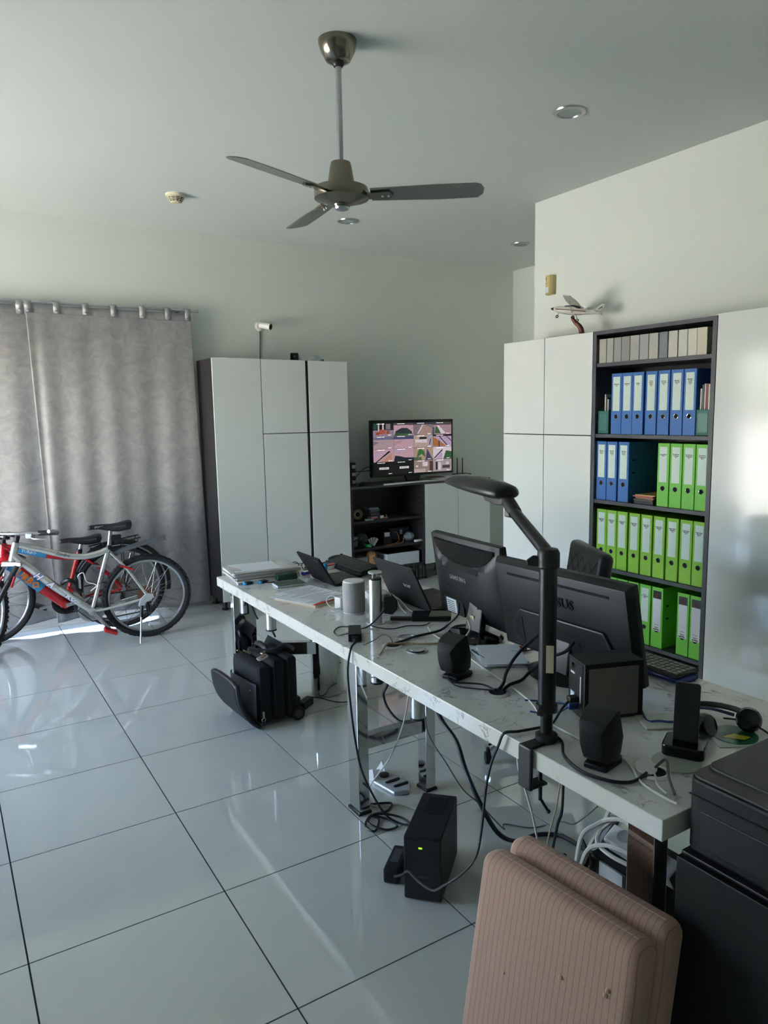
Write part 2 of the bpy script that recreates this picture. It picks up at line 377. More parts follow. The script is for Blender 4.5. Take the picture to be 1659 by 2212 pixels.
downlight(4.463, 2.896, 'small ceiling downlight by the wall corner above the alcove')
sm = thing('smoke_detector', 'round cream smoke detector with slotted sides on the ceiling', 'smoke detector', (1.419, 2.921, HC))
CREAM = mat('cream_plastic', (214, 206, 180), .5, var=.03)
MB().lathe([(.055, -.018), (.066, -.012), (.067, 0)], 32).build('base', CREAM, sm)
MB().lathe([(.03, -.05), (.05, -.02), (.052, -.016)], 28).build('slot_core', mat('slot_shadow', (70, 68, 58), .8), sm)
for k, (r_, z_) in enumerate(((.054, -.022), (.049, -.031), (.044, -.040), (.036, -.049))): MB().torus((0, 0, z_), r_, .0028, 28, 6, 'z').build('ring', CREAM, sm)
for k in range(10):
    c_, s_ = math.cos(2*PI*k/10), math.sin(2*PI*k/10)
    MB().cyl((c_*.055, s_*.055, -.017), (c_*.034, s_*.034, -.053), .003, n=6).build('rib', CREAM, sm)
MB().lathe([(.028, -.056), (.036, -.048)], 24).build('cap', CREAM, sm)
pir = thing('motion_sensor', 'beige wall motion sensor with a clear window above the model aeroplane', 'sensor', (3.69, 1.675, 2.425), -PI/2)
BEI = mat('beige_plastic', (196, 180, 124), .5, var=.04)
MB().prism([(-.036, 0), (.036, 0), (.034, -.03), (.02, -.048), (-.02, -.048), (-.034, -.03)], .0, .132, 'z').build('body', BEI, pir, bevel=.003)
MB().prism([(-.024, -.045), (.016, -.045), (.014, -.052), (-.02, -.052)], .012, .05, 'z').build('lens_window', mat('milky_lens', (218, 220, 222), .2), pir)
MB().box((-.012, -.049, .075), (.004, .003, .004)).build('indicator', BLACK, pir); MB().box((-.012, -.049, .108), (.003, .002, .018)).build('slot', BLACK, pir)

# ------------------------------------------------------------------ curtains
rod = thing('curtain_rod', 'thin grey metal curtain rod along the far wall', 'curtain rod', (0, 3.8, 2.43))
MB().cyl((-1.7, 0, 0), (1.8, 0, .022), .011, n=14).build('rod', STEEL, rod)
MB().cyl((1.8, 0, .022), (1.806, 0, .022), .014, n=14).build('end_cap', STEEL, rod)
for x in (-.7, 1.66): MB().cyl((x, 0, .02), (x, .1, .02), .009, n=10).box((x, .094, .02), (.03, .012, .06)).build('bracket', STEEL, rod)
def curtain(x0, x1, d0, d1, label, tabs, seed, hem, dy=0):
    random.seed(seed)
    t = thing('curtain', label, 'curtain', (0, 3.8, 0), group='grey curtains')
    nx, nz = 150, 60; vs = []; fs = []
    fo = [(random.uniform(.12, .3), random.uniform(0, 6.3), random.uniform(.4, 1)) for _ in range(5)]
    for j in range(nz+1):
        w_ = j/nz; z = hem + (2.428-hem)*w_
        for i in range(nx+1):
            u = i/nx; x = x0+(x1-x0)*u + (1-w_)*(d0*(1-u)+d1*u)
            y = 0
            for (p, ph, a) in fo: y += a*.008*math.sin(x/p*2*PI*.55+ph+.6*(1-w_))
            y += .014*math.exp(-((x-x0-.05)/.03)**2)
            y *= (.45+.9*(1-w_)**.7)
            y = y*(1-.75*w_**6)-.006*w_**6
            zz = z + (1-w_)**8*.022*math.sin(x*5+seed) + 0
            vs.append((x, y+dy, zz))
    n = nx+1
    fs = [(j*n+i, j*n+i+1, (j+1)*n+i+1, (j+1)*n+i) for j in range(nz) for i in range(nx)]
    o = MB().add(vs, fs).build('drape', CURT, t, smooth=80)
    sol = o.modifiers.new('thick', 'SOLIDIFY'); sol.thickness = .004
    MB().tube([(x0+(x1-x0)*i/40+.001, -.012+dy, 2.368) for i in range(41)], .0022, 5).build('hem_seam', CURT, t)
    for x in tabs:
        zc = 2.43+.022*(x+1.7)/3.5
        prof = [(-.02, 2.372), (-.0185, zc-.002)] + [(math.cos(a)*.0165, zc+math.sin(a)*.0165) for a in (R(150), R(110), R(70), R(30), R(-10))] + [(.014, 2.36)]
        b_ = MB()
        vv = []
        for (yy, zz) in prof: vv += [(x-.023, yy, zz), (x+.023, yy, zz)]
        b_.add(vv, [(2*k, 2*k+1, 2*k+3, 2*k+2) for k in range(len(prof)-1)])
        tb = b_.build('tab_loop', CURT, t); s_ = tb.modifiers.new('thick', 'SOLIDIFY'); s_.thickness = .003
        MB().lathe([(.011, -.004), (.013, 0), (.008, .005), (.001, .006)], 14).build('button', CURT, tb, (x, -.0235, 2.383), (PI/2, 0, 0))
    return t
curtain(.543, 1.738, .045, .05, 'grey satin tab-top curtain panel reaching across to the tall cabinet', [.562, .75, .95, 1.149, 1.362, 1.558, 1.716], 3, .05)
curtain(-1.6, .605, 0, .04, 'grey satin curtain panel at the left edge, overlapped behind the bicycles', [-1.5, -1.2, -.9, -.6, -.3, 0, .27, .508], 11, .045, .052)

# ------------------------------------------------------------------ tall cabinets on the far wall
FY = 3.5
def tall_cabinet(x0, x1, doors, label, gapl=0):
    t = thing('tall_cabinet', label, 'cabinet', (x0, FY, 0), group='tall white door cabinets')
    W = x1-x0
    MB().bb(0, W, .02, .385, .08, 2.062).build('carcass', DARKW, t, bevel=.001)
    for (z0, z1) in doors: MB().bb(.0025+gapl, W-.0025, 0, .018, z0, z1).build('door', SATIN, t, bevel=.0015)
    for fx in (.04, W-.04):
        for fy in (.08, .33): MB().lathe([(.03, 0), (.03, .012), (.018, .016), (.018, .08)], 16, (fx, fy, 0)).build('foot', BLACK, t)
    return t
tall_cabinet(1.797, 2.204, [(.083, 2.065)], 'tall cabinet with one full-height white door and dark side next to the curtain')
tall_cabinet(2.206, 2.607, [(.083, 1.452), (1.458, 2.063)], 'middle tall cabinet with white split doors beside a dark gap')
tall_cabinet(2.609, 3.008, [(.083, 1.452), (1.458, 2.061)], 'tall cabinet with split doors next to the open shelf and television', gapl=.022)
# wall camera + cable, camera on the cabinet
cc = thing('security_camera', 'white bullet security camera fixed to the far wall above the cabinets', 'camera', (2.365, 3.9, 2.372))
MB().lathe([(.042, 0), (.042, .018), (.03, .028)], 24).build('wall_plate', WPLAS, cc, rot=(PI/2, 0, 0))
MB().cyl((0, -.02, 0), (.018, -.065, .002), .014, n=14).build('bracket', WPLAS, cc)
ax = Vector((.62, -.75, -.2)).normalized(); p0 = Vector((-.01, -.055, .005))
MB().cyl(p0, p0+ax*.10, .027, .029, 22).build('barrel', WPLAS, cc)
MB().cyl(p0+ax*.098, p0+ax*.104, .025, n=22).build('lens_face', BLACKG, cc)
MB().cyl(p0+ax*.103, p0+ax*.107, .011, n=16).build('lens', mat('lens_glass', (60, 62, 70), .1), cc)
tag(MB().tube(smooth([(2.368, 3.892, 2.335), (2.368, 3.893, 2.25), (2.362, 3.893, 2.15), (2.36, 3.893, 2.02)]), .0045, 8).build('camera_cable', mat('grey_cable', (92, 92, 92), .6)), 'grey cable hanging from the wall camera behind the tall cabinet', 'cable')
c2 = thing('security_camera', 'small black-faced security camera lying on top of the tall cabinets', 'camera', (2.56, 3.62, 2.0635))
MB().bb(-.035, .035, -.03, .0, .003, .068).build('face', BLACKG, c2, rot=(0, 0, R(-20)), bevel=.008)
MB().bb(-.03, .03, .0, .09, .003, .062).build('housing', WPLAS, c2, rot=(0, 0, R(-20)), bevel=.01)
MB().cyl((-.0, -.034, .036), (0, -.03, .036), .012, n=14).build('lens', mat('lens_glass', (60, 62, 70), .1), c2, rot=(0, 0, R(-20)))
MB().lathe([(.03, 0), (.03, .02), (.02, .04), (.01, .05)], 16, (.085, .05, 0)).build('mount', WPLAS, c2)
dm = thing('dome_cover', 'clear plastic dome cover with a blue clip on the tall cabinets', 'dome', (2.75, 3.62, 2.062))
CLEARP = mat('clear_plastic', (200, 214, 224), .08, var=.02, alpha=.35)
MB().lathe([(.065, 0), (.066, .01), (.055, .035), (.035, .052), (.01, .06)], 24).build('dome', CLEARP, dm)
MB().box((.07, -.01, .012), (.02, .03, .022)).build('clip', mat('blue_clip', (40, 110, 160), .4), dm, bevel=.002)

# ------------------------------------------------------------------ low cabinets
ZL0, ZL1 = .155, .951
lo = thing('open_shelf_unit', 'dark open shelf unit between the tall cabinets and the low doors', 'shelf unit', (3.012, FY, 0))
W = .796
MB().bb(0, .018, 0, .385, ZL0, ZL1-.02).build('side_panel', DARKW, lo); MB().bb(W-.018, W, 0, .385, ZL0, ZL1-.02).build('side_panel', DARKW, lo)
MB().bb(0, W, .37, .385, ZL0, ZL1-.02).build('back_panel', DARKW, lo)
MB().bb(0, W, 0, .385, ZL0, ZL0+.02).build('bottom', DARKW, lo)
for z in (.613, .36): MB().bb(.018, W-.018, .012, .37, z, z+.02).build('shelf', DARKW, lo)
PIN = mat('shelf_pin_hole', (120, 120, 124), .5)
for z in (.26, .31, .42, .47, .52, .57, .67, .72, .77, .82):
    for y in (.05, .08): MB().cyl((W-.0195, y, z), (W-.0178, y, z), .0032, n=8).build('pin_hole', PIN, lo)
for fx in (.04, W-.04):
    for fy in (.08, .33): MB().lathe([(.03, 0), (.03, .012), (.018, .016), (.018, ZL0)], 16, (fx, fy, 0)).build('foot', BLACK, lo)
for i in range(2):
    x0 = 3.81+.402*i
    t = thing('low_cabinet', ['low cabinet with a plain white door beside the open shelf', 'low cabinet with a plain white door nearest the alcove corner'][i], 'cabinet', (x0, FY, 0), group='low white cabinets')
    MB().bb(0, .4, .02, .385, ZL0, ZL1-.02).build('carcass', DARKW, t)
    MB().bb(.0025, .3985, 0, .018, ZL0+.003, ZL1-.018).build('door', SATIN, t, bevel=.0015)
    for fx in (.04, .36):
        for fy in (.08, .33): MB().lathe([(.03, 0), (.03, .012), (.018, .016), (.018, ZL0)], 16, (fx, fy, 0)).build('foot', BLACK, t)
tag(MB().bb(3.012, 4.615, FY-.002, 3.89, ZL1-.0165, ZL1).build('cabinet_top', DARKE, bevel=.001), 'dark thin worktop across the low cabinets under the television', 'worktop')
ZT = ZL1+.0008
# television
tv = thing('television', 'black flat television showing sixteen security camera views', 'television', (3.785, 3.66, ZT))
MB().bb(-.468, .468, -.018, .03, .062, .594).build('bezel', BLACKG, tv, bevel=.004)
MB().prism([(-.06, .0), (.06, 0), (.09, .07), (-.09, .07)], .0, .03, 'y').build('stand_neck', BLACKG, tv)
MB().prism([(-.26, -.07), (.26, -.07), (.22, .08), (-.22, .08)], 0, .012, 'z').build('stand_foot', BLACKG, tv, bevel=.003)
random.seed(5)
pk, lil, gy, dk, gr, og, wh, bl = (196, 158, 170), (186, 160, 190), (128, 116, 122), (24, 22, 26), (52, 92, 50), (170, 110, 62), (222, 206, 214), (70, 74, 110)
def PN(*a): return a
panels = [
 [((0, 0, 1, 1), (150, 130, 150)), ((0, .45, 1, 1), dk), ((.02, .5, .2, .95), (40, 76, 60)), ((.24, .4, .3, 1), wh), ((.45, .4, .52, 1), wh), ((.62, .5, .85, .95), gy), ((.12, .1, .3, .3), (150, 70, 50)), ((.3, .15, .6, .5), (176, 84, 66)), ((.65, .15, .8, .4), (150, 84, 60))],
 [((0, 0, 1, 1), pk), ((0, .82, 1, 1), (80, 70, 70)), ([(.05, .02), (.95, .05), (.92, .3), (.7, .58), (.4, .6), (.1, .35)], (36, 46, 56)), ([(.0, .0), (.9, .0), (.9, .14), (.1, .2)], gr)],
 [((0, 0, 1, 1), gy), ([(.3, 0), (.9, 0), (1, .5), (.55, .85), (.45, .85)], (170, 140, 132)), ([(.18, .1), (.26, .1), (.5, .8), (.44, .8)], wh), ((0, .84, 1, 1), (60, 60, 70))],
 [((0, 0, 1, 1), (170, 136, 146)), ([(.1, .1), (.42, .1), (.25, .65), (.15, .6)], gr), ([(.45, .05), (.7, .1), (.3, .75), (.22, .7)], wh), ((0, .78, 1, 1), (70, 66, 66)), ((0, 0, .08, .6), bl)],
 [((0, 0, 1, 1), (176, 150, 156)), ((0, .72, 1, .95), (110, 110, 140)), ([(0, .3), (.3, .5), (.1, .6), (0, .6)], gy)],
 [((0, 0, 1, 1), pk), ((0, .72, 1, .98), bl), ([(0, .2), (.5, .6), (0, .6)], (176, 140, 150))],
 [((0, 0, 1, 1), (186, 160, 150)), ((.3, .55, .68, .85), (40, 36, 44)), ((.08, .4, .7, .66), wh), ((.72, 0, 1, 1), (170, 160, 170)), ([(.8, .2), (.84, .2), (.92, .7), (.88, .7)], dk)],
 [((0, 0, 1, 1), lil), ([(0, .05), (.7, .05), (.3, .55), (0, .85)], og), ([(.28, .92), (.34, .92), (.8, .1), (.74, .1)], dk), ([(.6, 1), (.66, 1), (1, .5), (1, .42)], dk), ((.3, 0, .35, .5), dk), ((0, .86, 1, 1), (30, 26, 30))],
 [((0, 0, 1, 1), pk), ([(.1, 0), (.16, 0), (.85, .8), (.75, .85)], dk), ([(.0, .2), (.0, .65), (.7, .85)], lil), ([(.3, 0), (.9, .0), (.9, .7)], (192, 140, 122))],
 [((0, 0, 1, 1), pk), ([(0, 0), (1, 0), (1, .25), (.55, .28), (.3, .4), (.05, .45)], (30, 36, 44)), ((0, .78, .5, .98), lil)],
 [((0, 0, 1, 1), (176, 150, 130)), ([(.15, .2), (.4, .5), (.6, .2), (.55, .7), (.3, .95), (.2, .6)], (60, 110, 60)), ([(.6, 0), (1, 0), (.7, .9)], (70, 66, 96)), ((0, 0, .4, .25), (86, 100, 70))],
 [((0, 0, 1, 1), wh), ([(0, .05), (.12, .1), (.55, .75), (.48, .8)], (60, 60, 74)), ([(.55, 0), (1, 0), (1, .6), (.7, .7)], gr), ([(.1, 0), (.5, 0), (.5, .6)], lil)],
 [((0, 0, 1, 1), (12, 11, 13))], [((0, 0, 1, 1), (12, 11, 13))],
 [((0, 0, 1, 1), (150, 130, 124)), ((.45, .5, .72, .85), wh), ((.1, .45, .22, .6), wh), ((.0, .02, .6, .3), (190, 172, 168)), ((.82, .1, 1, .9), (80, 56, 52))],
 [((0, 0, 1, 1), (170, 156, 160)), ((.14, .15, .24, .8), dk), ((.28, .1, .42, .75), wh), ((.5, .25, .9, .5), (70, 58, 66)), ((.7, .55, .85, .75), wh)]]
pw, ph = .9/4, .485/4
for k, pn in enumerate(panels):
    cx, cz = -.45+pw*(k % 4), .568-ph*(k//4+1)
    vs, fs, cs = [], [], []
    for d, (sh, c) in enumerate(pn):
        if isinstance(sh, tuple): sh = [(sh[0], sh[1]), (sh[2], sh[1]), (sh[2], sh[3]), (sh[0], sh[3])]
        b0 = len(vs)
        for (u, v) in sh: vs.append((cx+u*pw*.992, -.0184-.00012*d, cz+v*ph*.985))
        fs.append(tuple(range(b0, len(vs)))); cs.append(lin(c))
    me = bpy.data.meshes.new('screen_view'); me.from_pydata(vs, [], fs); me.materials.append(PICT)
    at = me.color_attributes.new('Col', 'FLOAT_COLOR', 'CORNER')
    for p, c in zip(me.polygons, cs):
        for li in p.loop_indices: at.data[li].color = (*c, 1)
    o = link('screen_view', me, tv)
    TXT = mat('screen_text', (230, 226, 232), .5, emit=.5)
    text('02-10-2021 Fri 11:09:57', .0085, TXT, o, (cx+pw*.36, -.0205, cz+ph*.92), name='caption')
    text('Camera %02d' % (k+1), .0085, TXT, o, (cx+pw*.8, -.0205, cz+ph*.07), name='caption')
    if k in (12, 13):
        MB().box((cx+pw*.5, -.0198, cz+ph*.5), (.105, .0005, .02)).build('banner', mat('screen_banner', (150, 146, 152), .5, emit=.4), o)
        text('NO VIDEO', .017, mat('dark_ink2', (30, 28, 32), .5), o, (cx+pw*.5, -.0205, cz+ph*.5), name='caption', offset=.0003)
# things on the low worktop
tag(MB().prism([(-.41, 0), (.41, .05), (.41, .075), (0, .06), (-.40, .03)], 0, .014, 'z').build('flat_keyboard', WPLAS, None, (3.76, 3.49, ZT), (0, 0, R(1)), bevel=.003), 'long flat white keyboard bar in front of the television', 'keyboard')
mo = thing('computer_mouse', 'black computer mouse at the left end of the low worktop', 'mouse', (3.19, 3.58, ZT))
MB().sphere((0, 0, .008), (.05, .032, .03)).build('shell', BLACKM, mo); MB().sphere((.03, 0, .03), (.012, .004, .006)).build('wheel', RUBBER, mo)
for k in range(3):
    b_ = thing('disk_box', ['lowest', 'middle', 'topmost'][k]+' black disk box stacked beside the tall cabinet, grey label', 'box', (3.10, 3.72, ZT+.0705*k), group='stacked black disk boxes')
    MB().bb(-.05, .05, -.07, .07, 0, .07).build('case', BLACKM, b_, bevel=.003); MB().bb(.01, .045, -.0715, -.0702, .02, .05).build('sticker', GPLAS, b_)
nb = thing('notebook', 'red notebook lying on the low worktop behind the white keyboard', 'notebook', (4.10, 3.745, ZT), R(0))
MB().bb(-.07, .07, -.07, .07, 0, .018).build('pages', PAPER, nb); MB().bb(-.072, .072, -.072, .072, .018, .022).build('cover', mat('dark_red_cover', (126, 24, 32), .5), nb)
pp = thing('paper_pile', 'loose white papers piled at the right end of the low worktop', 'papers', (4.33, 3.64, ZT), R(-6))
for k in range(5): MB().bb(-.15, .15, -.1, .1, .006*k, .006*k+.005).build('sheet', PAPER, pp, rot=(0, 0, R((-4, 3, -1, 5, 0)[k])))
ro = thing('wifi_router', 'black router with two thin upright antennas behind the papers', 'router', (4.47, 3.79, ZT))
MB().bb(-.09, .09, -.05, .05, 0, .03).build('case', BLACKM, ro, bevel=.006)
for x in (-.033, .035): MB().cyl((x, .03, .03), (x, .03, .19), .005, .004, 8).build('antenna', BLACKM, ro)
cable('tv_cable', [(3.14, 3.7, 1.08), (3.2, 3.7, 1.075), (3.33, 3.7, 1.08)], .004, BLACK, 'black cable running from the disk boxes to the television')
cable('video_cable', [(3.15, 3.66, 1.02), (3.2, 3.68, 1.06), (3.27, 3.7, 1.1), (3.33, 3.7, 1.115)], .003, BLACK, 'thin black cable curving up to the television back')
# clutter on the open shelves (world coordinates)
ZA, ZB, ZC = .634, .381, .1758
tp = thing('tape_roll', 'yellowish packing tape roll standing on the upper open shelf', 'tape', (3.14, 3.62, ZA+.053))
MB().torus((0, 0, 0), .04, .012, 24, 8, 'y').build('roll', mat('tape_tan', (120, 104, 60), .4), tp); MB().torus((0, 0, 0), .028, .006, 20, 6, 'y').build('core', GPLAS, tp)
tag(MB().sphere((0, 0, .06), (.04, .05, .06), 10, 7).build('wrapped_bundle', mat('pale_grey_wrap', (150, 152, 146), .6), None, (3.075, 3.68, ZA+.05)), 'pale wrapped bundle at the left of the upper open shelf', 'bundle')
dv = thing('drive_box', 'flat grey drive box with pink and white labels on the upper open shelf', 'box', (3.31, 3.64, ZA))
MB().bb(-.09, .09, -.06, .06, 0, .03).build('case', mat('slate_plastic', (70, 70, 78), .4), dv, bevel=.003)
MB().bb(-.05, .02, -.0615, -.0602, .006, .024).build('sticker', mat('pink_label', (200, 110, 120), .6), dv); MB().bb(.05, .085, -.0615, -.0602, .003, .028).build('sticker', WPLAS, dv)
for k in range(4):
    t = tag(MB().bb(-.05, .05, -.045, .045, 0, .018).build('card_box', [mat('blue_grey_box', (96, 112, 118), .5), DARKE, mat('blue_grey_box', (96, 112, 118), .5), mat('pale_blue_box', (128, 150, 158), .5)][k], None, (3.32+.004*(-1)**k, 3.66, ZA+.0305+.0185*k), (0, 0, R(3*(-1)**k)), bevel=.002), ['slim blue-grey card box lowest in the upper shelf stack', 'slim dark card box second in the upper shelf stack', 'slim blue-grey card box third in the upper shelf stack', 'pale blue card box topping the upper shelf stack'][k], 'box', 'stacked card boxes')
tag(MB().bb(-.09, .07, -.05, .05, 0, .055).build('green_tin', mat('dull_green_tin', (72, 84, 80), .45), None, (3.33, 3.80, ZA+.0), (0, 0, .1), bevel=.006), 'dull green tin box at the back of the upper open shelf', 'tin')
tag(MB().bb(-.04, .04, -.02, .02, 0, .014).build('memory_card_case', mat('pale_teal_card', (130, 150, 150), .4), None, (3.22, 3.545, ZA), (0, 0, .1), bevel=.002), 'small pale flat case at the front of the upper open shelf', 'case')
og_ = thing('glow_plug', 'small amber plug with lit tips on the upper open shelf', 'plug', (3.42, 3.58, ZA))
MB().bb(-.014, .014, -.01, .01, 0, .012).build('body', mat('amber_plastic', (200, 130, 40), .3), og_, bevel=.002); MB().cyl((.006, 0, .012), (.006, 0, .035), .003, n=8).build('pin', mat('amber_pin', (200, 150, 70), .3), og_)
tag(MB().bb(-.05, .05, -.03, .03, 0, .012).build('pocket_device', BLACKG, None, (3.68, 3.64, ZA), (0, 0, .2), bevel=.003), 'flat black pocket device at the right of the upper open shelf', 'device')
bk = thing('black_carton', 'black carton with a white label on the lower open shelf', 'box', (3.45, 3.66, ZB))
MB().bb(-.045, .045, -.06, .06, 0, .115).build('carton', BLACKM, bk, bevel=.002); MB().bb(-.035, .02, -.0615, -.0602, .07, .11).build('sticker', mat('pale_sticker', (190, 196, 206), .5), bk)
bd = thing('battery_case', 'dark blue battery case with a white label on the lower open shelf', 'case', (3.64, 3.76, ZB))
MB().bb(-.12, .12, -.07, .07, 0, .13).build('case', mat('navy_plastic', (30, 44, 60), .4), bd, bevel=.012); MB().bb(-.0, .03, -.0715, -.0702, .06, .105).build('sticker', WPLAS, bd)
fc = thing('colour_card_fan', 'fanned grey sample cards standing on the lower open shelf', 'cards', (3.27, 3.57, ZB))
for k in range(7):
    M = Matrix.Rotation(R(34-11*k), 4, 'Y')
    MB().bb(-.011, .011, -.004+.001*k, -.0035+.001*k, .006, .085, M).build('card', [GPLAS, mat('blue_grey_box', (96, 112, 118), .5)][k % 2], fc)
sd_ = thing('screwdriver', 'screwdriver with a fat green handle on the lower open shelf', 'screwdriver', (3.2, 3.55, ZB+.017))
MB().lathe([(.01, -.04), (.017, -.03), (.015, 0), (.017, .03), (.01, .04)], 14).build('handle', mat('green_handle', (30, 130, 70), .3), sd_, rot=(R(90), 0, R(20))); MB().cyl((0, 0, 0), (.03, .12, 0), .003, n=8).build('shaft', STEEL, sd_)
tag(MB().sphere((0, 0, 0), (.07, .05, .055), 9, 6).build('grey_cloth_bag', mat('grey_cloth', (120, 124, 116), .8), None, (3.23, 3.72, ZB+.055), smooth=20), 'crumpled grey cloth bag at the back of the lower open shelf', 'bag')
tag(MB().bb(-.045, .045, -.04, .04, 0, .09).build('power_adapter_box', mat('dim_white_box', (160, 164, 156), .5), None, (3.1, 3.68, ZB), (0, 0, .1), bevel=.005), 'dim white box at the left of the lower open shelf', 'box')
cable('loose_lead', [(3.06, 3.6, ZB+.03), (3.1, 3.58, ZB+.075), (3.15, 3.58, ZB+.06), (3.14, 3.57, ZB+.03), (3.08, 3.57, ZB+.006)], .006, BLACK, 'black coiled lead in front of the white box on the lower shelf', 'cable')
cable('orange_wire', [(3.38, 3.53, ZB+.004), (3.46, 3.52, ZB+.004), (3.55, 3.56, ZB+.03), (3.56, 3.62, ZB+.1), (3.53, 3.64, ZB+.09)], .0028, mat('orange_wire', (190, 120, 40), .4), 'thin orange wire looping beside the black carton', 'wire')
cable('yellow_wire', [(3.5, 3.52, ZB+.004), (3.58, 3.54, ZB+.01), (3.62, 3.6, ZB+.05)], .0022, mat('yellow_wire', (200, 160, 60), .4), 'thin yellow wire at the front of the lower open shelf', 'wire')
tag(MB().sphere((0, 0, .035), (.06, .05, .045), 8, 5).build('plastic_bag', CLEARP, None, (3.70, 3.62, ZB+.011), smooth=5), 'crinkled clear plastic bag on the lower open shelf', 'bag')
tag(MB().bb(-.045, .045, -.014, .014, 0, .022).build('white_remote', WPLAS, None, (3.75, 3.53, ZB), (0, 0, .1), bevel=.006), 'small white remote at the right end of the lower open shelf', 'remote')
wb = thing('white_carton', 'wide white carton on the bottom of the open shelf unit', 'box', (3.575, 3.66, ZC))
MB().bb(-.182, .182, -.135, .13, 0, .118).build('carton', mat('white_card', (204, 210, 218), .5), wb, bevel=.004); MB().bb(-.175, .175, -.125, .12, .1182, .1195).build('lid_panel', BLACKM, wb)
tag(MB().bb(-.068, .068, -.06, .06, 0, .118).build('grey_carton', mat('grey_card', (120, 126, 130), .6), None, (3.125, 3.6, ZC), bevel=.003), 'grey carton at the left bottom of the open shelf unit', 'box')
random.seed(9)
bm_ = MB().sphere((0, 0, 0), (.055, .05, .085), 12, 9)
bm_.v = [(x*(1+random.uniform(-.22, .22)), y*(1+random.uniform(-.2, .2)), z) for x, y, z in bm_.v]
tag(bm_.build('paper_bag', mat('kraft_paper', (190, 142, 96), .8, var=.2, scale=40), None, (3.25, 3.58, ZC+.085), smooth=10), 'crumpled brown paper bag twisted on the bottom shelf', 'bag')

# ================================================================== right wall cabinets (front plane x = 3.32)
FX = 3.32; ZTOP = 2.08
def side_cabinet(y1, y0, doors, label, zb=.08, material=GLOSS):     # y1 far, y0 near; local x runs towards the camera
    t = thing('tall_cabinet', label, 'cabinet', (FX, y1, 0), -PI/2, group='glossy tall cabinets on the right wall')
    W = y1-y0
    MB().bb(0, W, .02, .365, zb, ZTOP-.003).build('carcass', DARKW, t)
    for z0, z1 in doors: MB().bb(.002, W-.002, 0, .0185, z0, z1).build('door', material, t, bevel=.0015)
    for fx in (.04, W-.04):
        for fy in (.08, .33): MB().lathe([(.03, 0), (.03, .012), (.018, .016), (.018, zb)], 16, (fx, fy, 0)).build('foot', BLACK, t)
    return t
side_cabinet(1.765, 1.355, [(.083, 1.451), (1.457, ZTOP)], 'glossy white split-door cabinet at the far end of the right wall')
side_cabinet(1.353, .932, [(.083, 1.451), (1.457, ZTOP)], 'glossy white split-door cabinet beside the binder bookcase, under the aeroplane')
side_cabinet(.086, -.75, [(.083, 2.088)], 'tall mirror-gloss white door cabinet at the right edge of view')
Y0, Y1 = .088, .93
bc = thing('bookcase', 'tall black-brown open bookcase filled with ring binders', 'bookcase', (FX, Y1, 0), -PI/2)
W = Y1-Y0; T = .026
MB().bb(0, T, 0, .365, .08, ZTOP).build('side_panel', DARKE, bc, bevel=.001); MB().bb(W-T, W, 0, .365, .08, ZTOP).build('side_panel', DARKE, bc, bevel=.001)
MB().bb(T, W-T, 0, .365, ZTOP-.022, ZTOP).build('top_panel', DARKE, bc)
MB().bb(T, W-T, .35, .365, .1, ZTOP-.02).build('back_panel', DARKW, bc)
MB().bb(T, W-T, 0.0, .35, .08, .105).build('plinth', DARKW, bc)
SHZ = [1.890, 1.465, 1.062, .645, .232]
for z in SHZ: MB().bb(T, W-T, .006, .35, z-.022, z).build('shelf', DARKE, bc, bevel=.001)
for fx in (.04, W-.04):
    for fy in (.08, .33): MB().lathe([(.03, 0), (.03, .012), (.018, .016), (.018, .08)], 16, (fx, fy, 0)).build('foot', BLACK, bc)
SHZ = [z+.0008 for z in SHZ]
# ---- ring binders: local front is -Y, width along x
BW, BH, BD = .078, .358, .285
def binder_mesh(c):
    m = MB().bb(-BW/2, BW/2, 0, .004, 0, BH).bb(-BW/2, -BW/2+.004, .004, BD, 0, BH).bb(BW/2-.004, BW/2, .004, BD, 0, BH)
    return m.mesh('cover', c, .0015, 1)
COV = {k: binder_mesh(c) for k, c in (('blue', BLUEB), ('green', GREENB), ('bright green', GREENC))}
PGS = MB().bb(-BW/2+.008, BW/2-.012, .03, BD-.015, .012, BH-.03).mesh('pages', PAPER)
LAB = MB().bb(-.026, .026, -.0012, 0, .138, .338).mesh('label', LABEL)
LABW = MB().bb(-.028, .028, -.0012, 0, .10, .338).mesh('label', PAPER)
HEAD = MB().bb(-.028, .028, -.0018, -.0012, .292, .338).mesh('label_head', BLACK)
RNG = MB().torus((0, -.0005, .104), .0135, .0016, 22, 6, 'y').mesh('finger_ring', CHROME)
HOL = MB().cyl((0, -.0008, .104), (0, .003, .104), .0128, n=20).mesh('finger_hole', HOLE)
SLOT = MB().bb(BW/2-.0005, BW/2+.0008, .03, .055, .17, .18).bb(BW/2-.0005, BW/2+.0008, .03, .055, .245, .255).mesh('ring_slot', HOLE)
def binder(y, z, colour, lines, label, group, x=FX+.02, style='plain', hole=True):
    t = thing('ring_binder', label, 'binder', (x, y, z), -PI/2, group)
    link('cover', COV[colour], t); link('pages', PGS, t); link('ring_slot', SLOT, t)
    link('finger_ring', RNG, t); link('finger_hole', HOL, t)
    if style == 'plain':
        lb = link('label', LAB, t)
        if lines: text(lines, .0098, INK, lb, (0, -.0016, .29), offset=.00012)
    else:
        lb = link('label', LABW, t); link('label_head', HEAD, lb)
        MB().torus((0, -.0021, .318), .006, .0009, 4, 4, 'y').build('emblem', INKR, lb)
        text('LEVER ARCH\nFILE', .0045, INKR, lb, (0, -.0023, .304)); text('A4  80mm', .007, INK, lb, (0, -.0016, .137)); text('80mm lever arch\nrecycled board', .0045, INK, lb, (0, -.0016, .122)); MB().bb(-.022, .018, -.0016, -.0012, .106, .111).build('bar_code', INK, lb)
    return t
